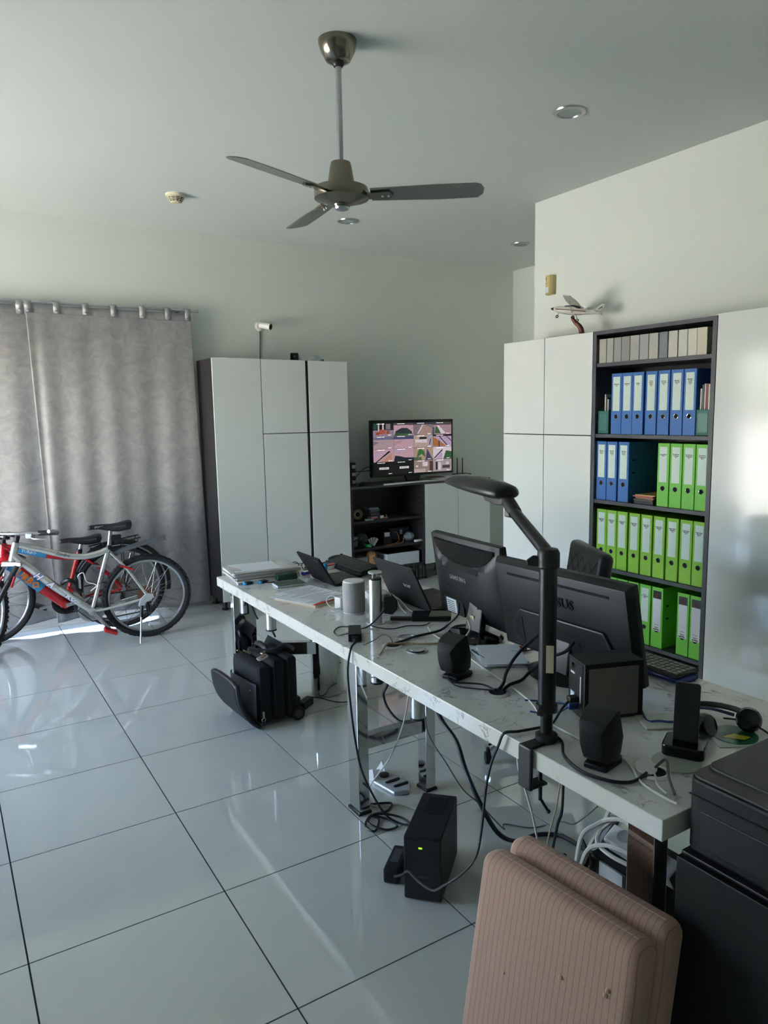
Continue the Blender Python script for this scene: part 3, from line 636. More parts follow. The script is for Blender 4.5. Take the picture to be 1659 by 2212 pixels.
ORD = ['first', 'second', 'third', 'fourth', 'fifth', 'sixth', 'seventh', 'eighth', 'ninth']
for k, (y, s) in enumerate(((.757, 'Ralf Peter\nA-J'), (.677, 'Ralf Peter\nK-Z'), (.598, 'Antjes\nA-Z'), (.505, 'Peter\nLetters\nInfos\nA-Z'), (.42, 'Invoices\nGeneral\nA-J'), (.333, 'Invoices\nGeneral\nK-Z'), (.25, 'Member\nCredit\nCards\nA-Z'))):
    binder(y, SHZ[1], 'blue', s, ORD[k]+' blue ring binder from the left on the second shelf', 'blue binders on the second shelf')
for k, y in enumerate((.862, .78, .69)):
    binder(y, SHZ[2], 'blue', 'Invoices\nProject\nHouse\n%d' % (k+1), ORD[k]+' blue ring binder on the third shelf, labelled Invoices Project House %d' % (k+1), 'blue binders on the third shelf')
for k, (y, s) in enumerate(((.406, 'Flying/Pilot\nA-Z'), (.322, 'Brochures\nCatalogs\nA-L'), (.239, 'Brochures\nCatalogues\nA-L'), (.156, 'Brochures\nCatalogues\nM-Z'))):
    binder(y, SHZ[2], 'bright green', s, ORD[k]+' of the four green ring binders on the third shelf', 'green binders on the third shelf')
for k, (y, s) in enumerate(((.850, 'A-B'), (.770, 'A-B'), (.688, 'C-D'), (.597, 'E-G'), (.508, 'E-G'), (.419, 'H-J'), (.328, 'H-J'), (.239, 'K-L'), (.156, 'M-O'))):
    binder(y, SHZ[3], 'green', 'Instruction\nManuals\n'+s, ORD[k]+' green binder from the left on the fourth shelf, Instruction Manuals '+s, 'green binders on the fourth shelf')
for k, (y, s) in enumerate(((.84, ''), (.757, 'House\nDocuments\nA-C'), (.674, 'House\nDocuments\nD-F'), (.59, 'House\nDocuments\nG-L'), (.503, 'House\nDocuments\nM-Z'))):
    binder(y, SHZ[4], 'bright green', s, ['green binder on the bottom shelf nearest the office chair', 'green bottom-shelf binder just right of the office chair back', 'green bottom-shelf binder third from the left, above the monitor', 'green bottom-shelf binder half hidden by the monitor edge', 'green bottom-shelf binder labelled House Documents M-Z'][k], 'green binders on the bottom shelf')
for k, y in enumerate((.415, .240, .156)):
    binder(y, SHZ[4], 'bright green', '', ['green binder with a black-headed label beside the House Documents binder', 'green black-headed binder standing alone left of the last one', 'last green black-headed binder at the right of the bottom shelf'][k], 'unlabelled green binders on the bottom shelf', style='new')
# ---- grey magazine boxes on the top shelf
ys = [.872, .815, .758, .698, .632, .565, .499, .433, .370, .306, .247, .188]
cg = [(170, 168, 156), (168, 168, 158), (150, 154, 150), (140, 138, 134), (166, 164, 156), (160, 162, 160), (176, 174, 164), (122, 130, 134), (196, 194, 180), (198, 198, 186), (204, 202, 190), (206, 200, 180)]
for k, y in enumerate(ys):
    wv = (.056, .05, .055, .06, .064, .062, .062, .056, .058, .056, .056, .060)[k]
    b = tag(MB().bb(-wv/2, wv/2, 0, .25, 0, .142).build('archive_box', mat('archive_card_%d' % k, cg[k], .55, var=.04), None, (FX+.02, y, SHZ[0]), (0, 0, -PI/2), bevel=.0025), ('grey', 'grey', 'grey', 'dark grey', 'grey', 'grey', 'pale grey', 'darkest slate grey', 'cream', 'cream', 'cream', 'cream')[k]+' slim archive box, number %s from the left on the top shelf' % ['one', 'two', 'three', 'four', 'five', 'six', 'seven', 'eight', 'nine', 'ten', 'eleven', 'twelve'][k], 'box', 'archive boxes on the top shelf')
# ---- magazine holders
def holder(y, wv, label):
    t = thing('magazine_holder', label, 'magazine holder', (FX+.022, y, SHZ[1]), -PI/2)
    MB().bb(-wv/2, wv/2, 0, .003, 0, .138).build('front', TEAL, t); MB().bb(-wv/2, wv/2, 0, .24, 0, .003).build('base', TEAL, t)
    side = [(0, 0), (.24, 0), (.24, .26), (.19, .26), (0, .138)]
    for s in (-1, 1): MB().prism(side, s*wv/2-.0015, s*wv/2+.0015, 'x').build('side', TEAL, t)
    MB().bb(-.03, .03, -.0015, 0, .02, .12).build('label_pocket', mat('dull_label', (58, 116, 106), .3), t)
    return t
holder(.858, .082, 'teal magazine holder at the left end of the second shelf'); holder(.166, .078, 'teal magazine holder at the right end of the second shelf')
MG = [(200, 196, 188), (90, 84, 84), (190, 186, 178), (150, 60, 56), (216, 212, 204), (110, 100, 104)]
for k, (dy, h, tilt) in enumerate(((.0, .235, 7), (-.012, .215, 5), (-.022, .205, 3))):
    tag(MB().bb(-.004, .004, .02, .22, .004, h).build('magazine', mat('magazine_%d' % k, MG[k], .5), None, (FX+.022, .862+dy, SHZ[1]+.0035), (0, 0, -PI/2)), ['tall pale magazine leaning in the left teal holder', 'dark magazine in the middle of the left teal holder', 'short pale magazine at the right of the left teal holder'][k], 'magazine', 'magazines in the left teal holder')
for k, (dy, h) in enumerate(((.03, .25), (.018, .27), (.006, .275), (-.006, .275), (-.018, .272), (-.028, .265))):
    tag(MB().bb(-.0045, .0045, .02, .22, .004, h).build('magazine', mat('magazine_%d' % k, MG[k], .5), None, (FX+.022, .166+dy, SHZ[1]), (0, 0, -PI/2)), ORD[k]+' magazine from the left in the right teal holder', 'magazine', 'magazines in the right teal holder')
# ---- small stack on the third shelf
for k, (h, c, dx) in enumerate(((.014, (34, 34, 38), 0), (.014, (40, 40, 44), .004), (.010, (150, 110, 70), -.006), (.008, (170, 60, 60), .006), (.006, (206, 170, 90), -.01))):
    tag(MB().bb(-.068, .068, 0, .19, 0, h).build('slim_case', mat('slim_case_%d' % k, c, .35), None, (FX+.03, .545+dx, SHZ[2]+sum((.0145, .0145, .0105, .0085)[:k])), (0, 0, -PI/2+R((0, 1, -3, 4, 2)[k])), bevel=.001), ['lowest black slim case stacked on the third shelf', 'second black slim case stacked on the third shelf', 'tan slim case above the black ones on the third shelf', 'red slim case near the top of the third-shelf stack', 'yellow booklet topping the stack on the third shelf'][k], 'case', 'slim cases stacked on the third shelf')

# ------------------------------------------------------------------ model aeroplane on a wooden stand
pl = thing('model_aeroplane', 'white high-wing model aeroplane with red stripe on a wooden stand', 'model aeroplane', (3.47, 1.225, ZTOP+.0005), R(118)); pl.scale = (.66,)*3
WM = mat('white_model_paint', (212, 208, 196), .35, var=.03); WOOD = mat('red_brown_wood', (112, 48, 26), .4, var=.2, scale=20, stretch=(1, 1, .2))
A = Matrix.Translation((0, 0, .245)) @ Matrix.Rotation(R(-11), 4, 'Y') @ Matrix.Rotation(R(6), 4, 'X')
secs = [(.235, .004, .005, .0), (.222, .018, .02, 0), (.17, .03, .034, .002), (.10, .036, .042, .006), (.03, .037, .046, .010), (-.04, .03, .036, .010), (-.12, .018, .024, .014), (-.2, .01, .016, .018), (-.25, .005, .012, .02)]
vs, fs = [], []
N = 14
for (u, hw, hh, zc) in secs:
    for k in range(N):
        a = 2*PI*k/N; vs.append((u, hw*math.copysign(abs(math.cos(a))**.75, math.cos(a)), zc+hh*math.copysign(abs(math.sin(a))**.75, math.sin(a))))
for i in range(len(secs)-1):
    for k in range(N): fs.append((i*N+k, i*N+(k+1) % N, (i+1)*N+(k+1) % N, (i+1)*N+k))
fs += [tuple(range(N)), tuple(range((len(secs)-1)*N, len(secs)*N))]
MB().add(vs, fs, A).build('fuselage', WM, pl)
MB().prism([(.11, .04), (.03, .056), (-.03, .05), (-.05, .03), (.12, .03)], -.031, .031, 'y', A).build('cabin_window', mat('dark_window', (50, 54, 58), .15), pl)
MB().prism([(.2, -.006), (-.1, .006), (-.1, .011), (.2, .001)], -.0385, .0385, 'y', A).build('red_stripe', mat('maroon_stripe', (110, 40, 40), .4), pl)
wp = [(.075, 0), (.08, .16), (.06, .33), (-.01, .33), (-.035, .16), (-.035, 0)]
for s in (1, -1):
    MB().prism([(u, v*s) for u, v in wp], .052, .062, 'z', A @ Matrix.Rotation(R(4*s), 4, 'X')).build('wing', WM, pl, bevel=.003)
    MB().cyl((.03, .034*s, -.02), (.03, .17*s, .06), .004, n=8, M=A).build('wing_strut', WM, pl)
    MB().prism([(-.2, 0), (-.195, .1*s), (-.235, .105*s), (-.255, 0)], .02, .025, 'z', A).build('tailplane', WM, pl)
    MB().cyl((.0, .03*s, -.03), (-.005, .075*s, -.062), .004, n=8, M=A).build('gear_leg', WM, pl)
    MB().torus((-.005, .078*s, -.068), .012, .005, 16, 6, 'y', A).build('wheel', RUBBER, pl)
MB().prism([(-.17, .03), (-.235, .105), (-.262, .105), (-.255, .02)], -.004, .004, 'y', A).build('tail_fin', WM, pl)
MB().prism([(-.205, .05), (-.245, .085), (-.25, .07), (-.22, .05)], -.0048, .0048, 'y', A).build('tail_emblem', TEAL, pl)
MB().cyl((.17, 0, -.03), (.18, 0, -.062), .004, n=8, M=A).build('gear_leg', WM, pl); MB().torus((.18, 0, -.068), .011, .005, 16, 6, 'y', A).build('wheel', RUBBER, pl)
MB().lathe([(.001, .262), (.008, .255), (.014, .238), (.015, .232)], 14, M=A @ Matrix.Rotation(R(90), 4, 'Y')).build('spinner', BLACK, pl)
text('5P-CZQ', .022, mat('maroon_stripe', (110, 40, 40), .4), pl, (-.105, .028, .262), (PI/2, R(11), PI), name='registration')
cs = smooth([(.02, 0, .20), (.035, 0, .19), (.01, 0, .15), (-.04, 0, .10), (-.06, 0, .05), (-.06, 0, .01)], 4)
MB().tube(cs, [.014+.018*(i/len(cs)) for i in range(len(cs))], 10).build('stand_stem', WOOD, pl)
MB().lathe([(.07, 0), (.07, .008), (.055, .014)], 24, (-.02, 0, 0), sx=1.2, sy=.8).build('stand_base', BLACKG, pl)

# ================================================================== desk
HD = .722
dk_ = thing('desk', 'long white marble-topped desk on polished chrome legs', 'desk', (1.16, -1.33, 0))
DW, DL = .81, 2.99
MB().bb(0, DW, 0, DL, HD-.0525, HD-.0006).build('tabletop', MARBLE, dk_, bevel=.0025)
def leg(x0, x1, y0, y1, name='leg'):
    o = MB().bb(x0-1.16, x1-1.16, y0+1.33, y1+1.33, .008, HD-.052).build(name, CHROME, dk_, bevel=.003)
    MB().bb(x0-1.165, x1-1.155, y0+1.325, y1+1.335, 0, .01).build('foot_pad', BLACK, o)
leg(1.213, 1.262, .155, .237); leg(1.543, 1.590, .158, .222)
leg(1.213, 1.262, -1.27, -1.19); leg(1.543, 1.590, -1.27, -1.19)
leg(1.215, 1.345, 1.565, 1.61)
MB().bb(.105, .38, 1.505, 1.55, .262, .318).build('crossbar', CHROME, dk_, bevel=.002)
MB().bb(.105, .38, .08, .12, .262, .318).build('crossbar', CHROME, dk_, bevel=.002)
MB().bb(-.19, .17, -.022, .022, -.036, .036).build('crossbar', CHROME, dk_, (.325, 2.815, .298), (0, 0, R(-31)), bevel=.002)
o = MB().lathe([(.098, .006), (.1, .02), (.1, HD-.056)], 32, (.545, 2.745, 0), sy=.7).build('leg', CHROME, dk_)
for z in (.19, .29, .39, .49): MB().cyl((.60, 2.686, z), (.60, 2.682, z), .004, n=8).build('rivet', BLACK, o)
def grommet(x, y, label, open_=True):
    t = thing('cable_grommet', label, 'cable grommet', (x, y, HD), group='steel cable grommets in the desk')
    MB().lathe([(.028, .001), (.028, .004), (.036, .004), (.042, .0005), (.042, 0)], 28).build('rim', ALU, t)
    MB().lathe([(.027, .001), (.027, .0022)], 24).build('well', HOLE if open_ else ALU, t)
grommet(1.337, -.558, 'steel cable grommet with black cables right of the small speaker')
grommet(1.316, .044, 'steel cable grommet swallowing the beige monitor cable')
grommet(1.306, .33, 'steel cable grommet behind the laptop power brick')
grommet(1.32, -1.18, 'cable grommet with its white lid lifted near the printer')
tag(MB().lathe([(.001, .0), (.026, 0), (.026, .003), (.001, .003)], 24).build('grommet_lid', WPLAS, None, (1.305, -1.166, HD+.0125), (R(14), R(-8), 0)), 'white round grommet lid tilted open near the printer', 'lid')
grommet(1.42, .1, 'closed flat steel grommet behind the beige cable', False)
# pop-up sockets
def popup(x, y, h, label):
    t = thing('popup_socket', label, 'socket tower', (x, y, HD))
    MB().lathe([(.031, .001), (.04, .003), (.042, 0)], 28).build('collar', ALU, t)
    MB().cyl((0, 0, 0), (0, 0, max(h, .002)), .0275, n=32).build('column', ALU, t); MB().cyl((0, 0, -.26), (0, 0, -.0535), .0275, n=32).build('lower_body', ALU, t)
    MB().cyl((0, 0, -.268), (0, 0, -.26), .029, n=28).build('lower_cap', BLACK, t)
    MB().cyl((0, 0, h), (0, 0, h+.006), .0282, n=32).build('seal_ring', BLACK, t)
    if h > .05:
        MB().cyl((-.006, -.003, h+.006), (-.006, -.003, h+.026), .0085, n=18).build('spring_post', CHROME, t)
        for k in range(4): MB().torus((-.006, -.003, h+.009+.0045*k), .0095, .0012, 16, 5, 'z').build('spring_coil', CHROME, t)
    MB().lathe([(.001, h+.027), (.029, h+.027), (.03, h+.031), (.028, h+.034), (.001, h+.034)] if h > .05 else [(.001, .006), (.03, .006), (.03, .008), (.001, .009)], 28).build('lid', ALU, t)
    return t
popup(1.423, .355, .19, 'raised silver pop-up socket column next to the round smart speaker')
popup(1.36, -.06, .0, 'lowered pop-up socket hanging through the desk beneath the small speaker')
popup(1.35, 1.36, .0, 'lowered pop-up socket hanging under the far end of the desk')
# smart speaker
sp = thing('smart_speaker', 'light grey fabric smart speaker cylinder on the desk', 'speaker', (1.43, .56, HD))
MB().lathe([(.048, 0), (.05, .004), (.05, .006)], 36).build('base_ring', WPLAS, sp)
MB().lathe([(.05, .006), (.0505, .02), (.0505, .132), (.048, .142)], 40).build('fabric_body', mat('grey_speaker_fabric', (168, 166, 168), .95, var=.12, scale=500, bump=.3, bscale=900), sp)
MB().lathe([(.048, .142), (.045, .147), (.03, .149), (.001, .149)], 36).build('top', WPLAS, sp)
# paper stack at the far end
st = thing('document_stack', 'thick stack of documents in plastic sleeves at the far desk corner', 'papers', (1.375, 1.535, HD), R(-4))
random.seed(2)
CREAMP = mat('cream_paper', (206, 200, 192), .8, var=.05)
for k in range(9):
    MB().bb(-.18+random.uniform(-.012, .012), .18+random.uniform(-.015, .01), -.125, .125+random.uniform(-.01, .01), .0055*k, .0055*k+.0052).build('sheet', [CREAMP, PAPER, mat('grey_paper', (176, 172, 170), .8)][k % 3], st, rot=(0, 0, R(random.uniform(-2.5, 2.5))))
MB().bb(-.15, .17, -.115, .12, .0497, .0515).build('plastic_sleeve', mat('sleeve_plastic', (196, 192, 190), .25), st, rot=(0, 0, R(2)))
MB().bb(-.165, .09, -.10, .12, .0517, .053).build('top_sheet', PAPER, st, rot=(R(0), 0, R(-3)))
MB().add([(-.17, -.14, .001), (-.1, -.145, .002), (-.2, -.05, .06), (-.13, -.05, .058), (-.215, .03, .075), (-.15, .03, .06)], [(0, 1, 3, 2), (2, 3, 5, 4)]).build('curled_sleeve', mat('clear_sleeve', (214, 208, 206), .2, alpha=.75), st)
MB().bb(-.2, -.06, -.135, -.12, .0, .012).build('loose_sheet', PAPER, st, rot=(0, 0, R(8)))
# key fobs
for k, (x, y, a) in enumerate(((1.238, 1.375, 5), (1.315, 1.355, 8))):
    t = thing('blue_key_fob', ['bright blue and black key fob nearest the desk edge', 'bright blue and black key fob further from the desk edge'][k], 'key fob', (x, y, HD), R(a), 'blue key fobs')
    MB().prism(rrect(.058, .032, .012), 0, .013, 'z').build('shell', mat('bright_blue_plastic', (30, 140, 200), .3), t, bevel=.003)
    MB().prism(rrect(.036, .034, .006), .002, .0145, 'z').build('grip', BLACKM, t, bevel=.002)
# green wallet + chequebook
GL = mat('green_leather', (24, 66, 44), .4, var=.1, bump=.2)
tag(MB().prism([(0, .0), (.04, 0), (.05, .012), (.045, .032), (.03, .036), (.006, .03), (-.004, .014)], -.055, .055, 'x').build('folded_wallet', GL, None, (1.45, 1.345, HD), (0, 0, R(-6)), bevel=.003), 'folded dark green leather wallet standing on the desk', 'wallet')
cq = thing('chequebook', 'green chequebook with white page edges lying on the desk', 'chequebook', (1.405, 1.225, HD), R(-4))
MB().bb(-.075, .07, -.04, .05, .001, .011).build('pages', PAPER, cq); MB().bb(-.072, .078, -.042, .052, .011, .0135).build('cover', GL, cq)
MB().bb(-.05, .04, .0, .04, .0136, .0145).build('card', mat('dark_green_card', (20, 50, 38), .2), cq)
# folder with papers
fo_ = thing('orange_folder', 'orange document folder stuffed with printed papers', 'folder', (1.375, .885, HD), R(20))
OR = mat('orange_card', (186, 66, 34), .6, var=.06)
MB().bb(-.115, .115, -.135, .14, 0, .004).build('back_cover', mat('cream_card', (214, 190, 160), .7), fo_)
MB().bb(-.112, .118, -.132, .138, .0042, .012).build('inner_sheets', CREAMP, fo_)
MB().bb(-.115, .117, -.135, .137, .0122, .0165).build('front_cover', OR, fo_)
for k, (dx, dy, a) in enumerate(((-.0, .0, -3), (-.02, .012, 5), (.01, .02, -6))):
    sh = MB().bb(-.11, .112, -.125, .14, .0167+.0018*k, .018+.0018*k).build('printed_sheet', PAPER, fo_, (dx, dy, 0), (R(.4), R(-1.0), R(a)))
    if k == 2:
        for q in range(16):
            if q == 8: continue
            MB().box((-.02+.018*((q*7) % 3), .12-.0155*q, .0217), (.13+.03*((q*5) % 4-1), .005, .0004)).build('text_line', mat('grey_print', (150, 152, 160), .8), sh)
# tablet laptop (2-in-1) seen from behind
t1 = thing('tablet_laptop', 'small black tablet laptop with its lid leaning back, seen from behind', 'laptop', (1.585, 1.18, HD))
KEYM = mat('dark_keycaps', (48, 48, 50), .5)
MB().bb(0, .175, -.133, .133, 0, .013).build('base', BLACKM, t1, bevel=.004)
MB().bb(.03, .115, -.12, .12, .013, .0136).build('key_bed', BLACK, t1)
for r_ in range(5):
    MB().bb(.034+.016*r_, .0475+.016*r_, -.115, .115, .0137, .0152).build('key_row', KEYM, t1)
L = Matrix.Translation((.004, 0, .012)) @ Matrix.Rotation(R(-31), 4, 'Y')
MB().bb(-.012, .0, -.133, .133, .0, .172, L).build('lid', BLACKM, t1, bevel=.003)
MB().bb(-.0125, -.0115, -.115, -.06, .152, .158, L).build('camera_strip', STEEL, t1); MB().bb(0, .001, -.125, .125, .008, .165, L).build('screen', BLACKG, t1)
MB().add([(-.015, -.02, .001), (-.015, .13, .001), (-.055, .12, .02), (-.055, -.01, .02)], [(0, 1, 2, 3)]).build('kickstand', BLACKM, t1)
# acer laptop
t2 = thing('laptop', 'black laptop with a small white logo on its open lid', 'laptop', (1.70, .50, HD))
MB().bb(0, .24, -.17, .17, 0, .018).build('base', BLACKM, t2, bevel=.004)
MB().bb(.03, .14, -.155, .155, .018, .0186).build('key_bed', BLACK, t2)
for r_ in range(6):
    for c_ in range(15): MB().bb(.034+.0175*r_, .0485+.0175*r_, -.152+.0203*c_, -.1345+.0203*c_, .0187, .0203).build('key', KEYM, t2)
MB().bb(.155, .225, -.05, .05, .018, .0185).build('touchpad', BLACK, t2)
L = Matrix.Translation((.002, 0, .014)) @ Matrix.Rotation(R(-26), 4, 'Y')
MB().bb(-.01, 0, -.17, .17, 0, .228, L).build('lid', mat('charcoal_lid', (36, 37, 39), .5, bump=.2, bscale=800), t2, bevel=.003); MB().bb(0, .001, -.16, .16, .012, .22, L).build('screen', BLACKG, t2)
M = L @ Matrix.Translation((-.0105, -.055, .118)) @ Matrix(((0, 0, -1, 0), (-1, 0, 0, 0), (0, 1, 0, 0), (0, 0, 0, 1)))
o = text('acer', .034, mat('silver_print', (196, 200, 204), .4), t2, (0, 0, 0), name='logo', offset=.0004); o.matrix_basis = M
# keyboard, mouse and clutter at the far side
k1 = thing('keyboard', 'black desktop keyboard tilted up behind the tablet laptop', 'keyboard', (1.86, 1.37, HD))
Kt = Matrix.Rotation(R(-14), 4, 'Y')
MB().bb(-.07, .07, -.22, .22, .018, .034, Kt).build('case', BLACKM, k1, bevel=.004)
for r_ in range(5):
    for c_ in range(20): MB().bb(-.05+.0195*r_, -.034+.0195*r_, -.205+.0205*c_, -.1885+.0205*c_, .034, .0395, Kt).build('key', KEYM, k1)
for y in (-.2, .2): MB().bb(-.06, -.05, y-.01, y+.01, 0, .006).build('rubber_foot', RUBBER, k1); MB().bb(.055, .065, y-.01, y+.01, 0, .035).build('flip_foot', BLACKM, k1)
m2 = thing('computer_mouse', 'black mouse behind the tilted keyboard at the far desk edge', 'mouse', (1.90, 1.66-.02, HD), R(8))
MB().sphere((0, 0, .02), (.06, .033, .018)).build('shell', BLACKM, m2); MB().sphere((.035, 0, .036), (.012, .004, .007)).build('wheel', RUBBER, m2)
MB().bb(-.06, .06, -.033, .033, 0, .01).build('base', BLACK, m2, bevel=.004)
gs = thing('eyeglasses', 'folded dark-rimmed glasses beside the document stack', 'glasses', (1.62, 1.555, HD), R(35))
for s in (-1, 1):
    MB().torus((0, .032*s, .022), .021, .0022, 20, 6, 'x').build('rim', BLACK, gs); MB().cyl((0, .055*s, .03), (.12, .045*s, .01), .0025, n=6).build('temple', BLACK, gs)
MB().cyl((0, -.011, .026), (0, .011, .026), .0022, n=6).build('bridge', BLACK, gs)
ex = thing('correction_tape', 'blue and pink correction tape roller in front of the tablet laptop', 'tape roller', (1.585, 1.40, HD), R(15))
MB().prism(rrect(.06, .03, .012), .005, .02, 'z').build('case', mat('cobalt_plastic', (44, 60, 170), .25), ex, bevel=.003)
MB().prism(rrect(.05, .026, .01), 0, .005, 'z').build('base', mat('pink_plastic', (210, 120, 170), .3), ex); MB().bb(-.02, .02, -.012, .012, .02, .021).build('wave', WPLAS, ex)
ta = thing('wall_tape_dispenser', 'small red-topped white case between the tablet laptop and keyboard', 'case', (1.77, 1.47, HD), R(10))
MB().bb(-.04, .04, -.025, .025, 0, .02).build('case', WPLAS, ta, bevel=.005); MB().bb(-.035, .035, -.02, .02, .02, .027).build('lid', mat('crimson_plastic', (170, 36, 60), .3), ta, bevel=.003)
tag(MB().cyl((0, 0, 0), (0, 0, .05), .012, n=14).build('glue_stick', mat('cyan_plastic', (40, 140, 180), .3), None, (1.705, 1.40, HD)), 'short cyan glue stick standing behind the tablet laptop', 'glue stick')
for k, (x, y, a, ln) in enumerate(((1.80, 1.58, 20, .14), (1.76, 1.62, -12, .13), (1.70, 1.60, 40, .12))):
    t = thing('ballpoint_pen', ['black pen nearest the mouse on the far desk edge', 'black pen lying along the far desk edge', 'black pen crossing behind the tablet laptop'][k], 'pen', (x, y, HD+.006), R(a), 'pens on the far desk edge')
    MB().cyl((-ln/2, 0, 0), (ln/2, 0, 0), .005, n=10).build('barrel', BLACK, t); MB().cyl((ln/2, 0, 0), (ln/2+.012, 0, 0), .004, .001, 10).build('tip', STEEL, t)
# chargers behind the speaker
ch = thing('white_charger', 'white plug charger standing behind the smart speaker', 'charger', (1.41, .655, HD), R(20))
MB().bb(-.02, .02, -.02, .02, .0, .055).build('body', WPLAS, ch, bevel=.005)
for x in (-.008, .008): MB().cyl((x, -.02, .012), (x, -.036, .012), .002, n=6).build('prong', STEEL, ch)
cable('white_charger_cable', [(1.40, .66, HD+.05), (1.375, .69, HD+.055), (1.36, .695, HD+.03), (1.375, .68, HD+.006), (1.41, .66, HD+.01)], .0022, WPLAS, 'thin white cable looping above the white charger')
cable('white_charger_lead', [(1.415, .63, HD+.012), (1.375, .64, HD+.004), (1.35, .63, HD+.004), (1.36, .6, HD+.004), (1.41, .615, HD+.004)], .0022, WPLAS, 'thin white cable curling on the desk left of the smart speaker')
rt = thing('white_router_box', 'white angled network box behind the socket column', 'network box', (1.585, .60, HD+.03), R(-8))
MB().prism([(-.055, 0), (.055, 0), (.055, .022), (.02, .04), (-.055, .03)], -.06, .06, 'y').build('case', WPLAS, rt, bevel=.004)
MB().bb(-.04, .04, -.045, .045, -.03, 0).build('stand', GPLAS, rt)
bp = thing('black_wall_plug', 'black angular plug adapter in the side of the socket column', 'plug adapter', (1.455, .335, HD+.075), R(-35))
MB().prism([(0, -.03), (.035, -.035), (.055, -.015), (.055, .02), (.03, .045), (0, .04)], -.022, .022, 'y').build('body', BLACKM, bp, bevel=.003)
# laptop power brick
br = thing('laptop_power_brick', 'black laptop power brick at the front edge of the desk', 'power brick', (1.255, .235, HD), R(62))
MB().bb(-.075, .055, -.026, .026, .001, .032).build('body', BLACKM, br, bevel=.003); MB().bb(-.092, -.075, -.012, .012, .004, .026).build('plug', BLACK, br, bevel=.003)
MB().cyl((-.092, 0, .015), (-.118, 0, .013), .007, .005, 10).build('strain_relief', RUBBER, br); MB().bb(-.05, .03, -.0265, -.026, .006, .024).build('rating_label', GPLAS, br)
# pocket drives, phones between socket column and monitor
hd = thing('portable_drive', 'thick black portable drive box lying in front of the monitor base', 'drive', (1.655, .27, HD), R(-36))
MB().bb(-.085, .085, -.05, .05, 0, .022).build('case', BLACKG, hd, bevel=.004); MB().bb(-.086, -.08, -.045, .045, .006, .016).build('trim_bar', CHROME, hd)
tag(MB().bb(-.06, .06, -.012, .012, 0, .014).build('usb_stick_bar', mat('dark_brown_plastic', (44, 34, 32), .3), None, (1.545, .32, HD), (0, 0, R(-38)), bevel=.002), 'slim dark brown bar device beside the portable drive', 'device')
tag(MB().bb(-.012, .012, -.007, .007, 0, .012).build('usb_plug', STEEL, None, (1.62, .365, HD), (0, 0, R(-30)), bevel=.001), 'small metal usb plug lying behind the brown bar', 'usb plug')
# ---- Samsung monitor
def frame(o, xa, zt):    # orthonormal frame from origin, horizontal axis and up axis
    xa = Vector(xa).normalized(); zt = Vector(zt); ya = zt.cross(xa).normalized(); zt = xa.cross(ya)
    M = Matrix((xa, ya, zt)).transposed().to_4x4(); M.translation = Vector(o); return M
# local frame: x to the viewer's right along the back, y pointing to the screen side, z up
s1 = thing('computer_monitor', 'black monitor with a curved vent grille across the top of its back', 'monitor', (1.665, -.03, HD))
F1 = frame((1.673-1.665, .028+.03, .936-HD), (-.035, -.5, 0), (-.055, 0, .35))
CHAR = mat('charcoal_monitor_plastic', (17, 18, 20), .4, var=.06, bump=.12, bscale=700, spec=.4)
MB().bb(-.249, .249, .0, .03, -.172, .172, F1).build('bezel', BLACK, s1, bevel=.006)
# bulged back shell with a dished vent at the top
nx, nz = 26, 20; vs = []
for j in range(nz+1):
    for i in range(nx+1):
        u, v = -1+2*i/nx, -1+2*j/nz
        d = .035*(1-abs(u)**4)*(1-abs(v)**4)+.004
        arc = .18+.75*(1-(1-(u/.92)**2)) if abs(u) < .92 else 2
        if v > .93-.62*math.sqrt(max(0, 1-(u/.9)**2)) and v < .93 and abs(u) < .9: d *= .55
        vs.append((u*.247, -d, v*.17))
n = nx+1
MB().add(vs, [(j*n+i, j*n+i+1, (j+1)*n+i+1, (j+1)*n+i) for j in range(nz) for i in range(nx)], F1).build('back_shell', CHAR, s1, smooth=30)
vent = MB()
for i in range(60):
    u = -.86+1.72*i/59; h0 = .93-.60*math.sqrt(max(0, 1-(u/.9)**2)); h1 = .9
    if h1-h0 < .06: continue
    d = (.035*(1-abs(u)**4)*.75+.004)*.62
    vent.bb(u*.247-.0014, u*.247+.0014, -d-.005, -d+.004, (h0+.05)*.17, h1*.17, F1)
vn = vent.build('vent_slats', BLACK, s1); vn['kind'] = 'stuff'
o = text('SAMSUNG', .026, mat('grey_emboss', (120, 124, 130), .4), s1, (0, 0, 0), name='logo', offset=.0006, ext=.001); o.matrix_basis = F1 @ Matrix.Translation((-.02, -.0405, .012)) @ Matrix.Rotation(PI/2, 4, 'X')
MB().bb(-.15, -.01, -.037, -.03, -.155, -.085, F1).build('port_recess', HOLE, s1)
sl = MB().bb(-.135, -.06, -.039, -.036, -.15, -.09, F1).build('rating_label', mat('pale_label', (196, 204, 210), .5), s1)
for k in range(6): MB().bb(-.13, -.075, -.0395, -.039, -.145+.0085*k, -.142+.0085*k, F1).build('print_line', INK, sl)
MB().bb(.05, .1, -.037, -.03, -.155, -.115, F1).build('video_port', HOLE, s1)
MB().bb(.055, .085, -.055, -.03, -.16, -.12, F1).build('video_plug', mat('beige_plug', (196, 178, 150), .5), s1, bevel=.004)
for (u, v) in ((-.12, .1), (-.03, .085), (-.1, -.03), (.0, -.06), (.1, -.09), (.12, .05)): MB().cyl((u, -.0395, v), (u, -.0385, v), .004, n=8, M=F1).build('screw_hole', HOLE, s1)
MB().prism([(-.045, 0), (.045, 0), (.04, .17), (-.04, .17)], -.02, .012, 'y').build('stand_neck', CHAR, s1, (-.02, -.02, .01), (R(-10), 0, R(-86)), bevel=.006)
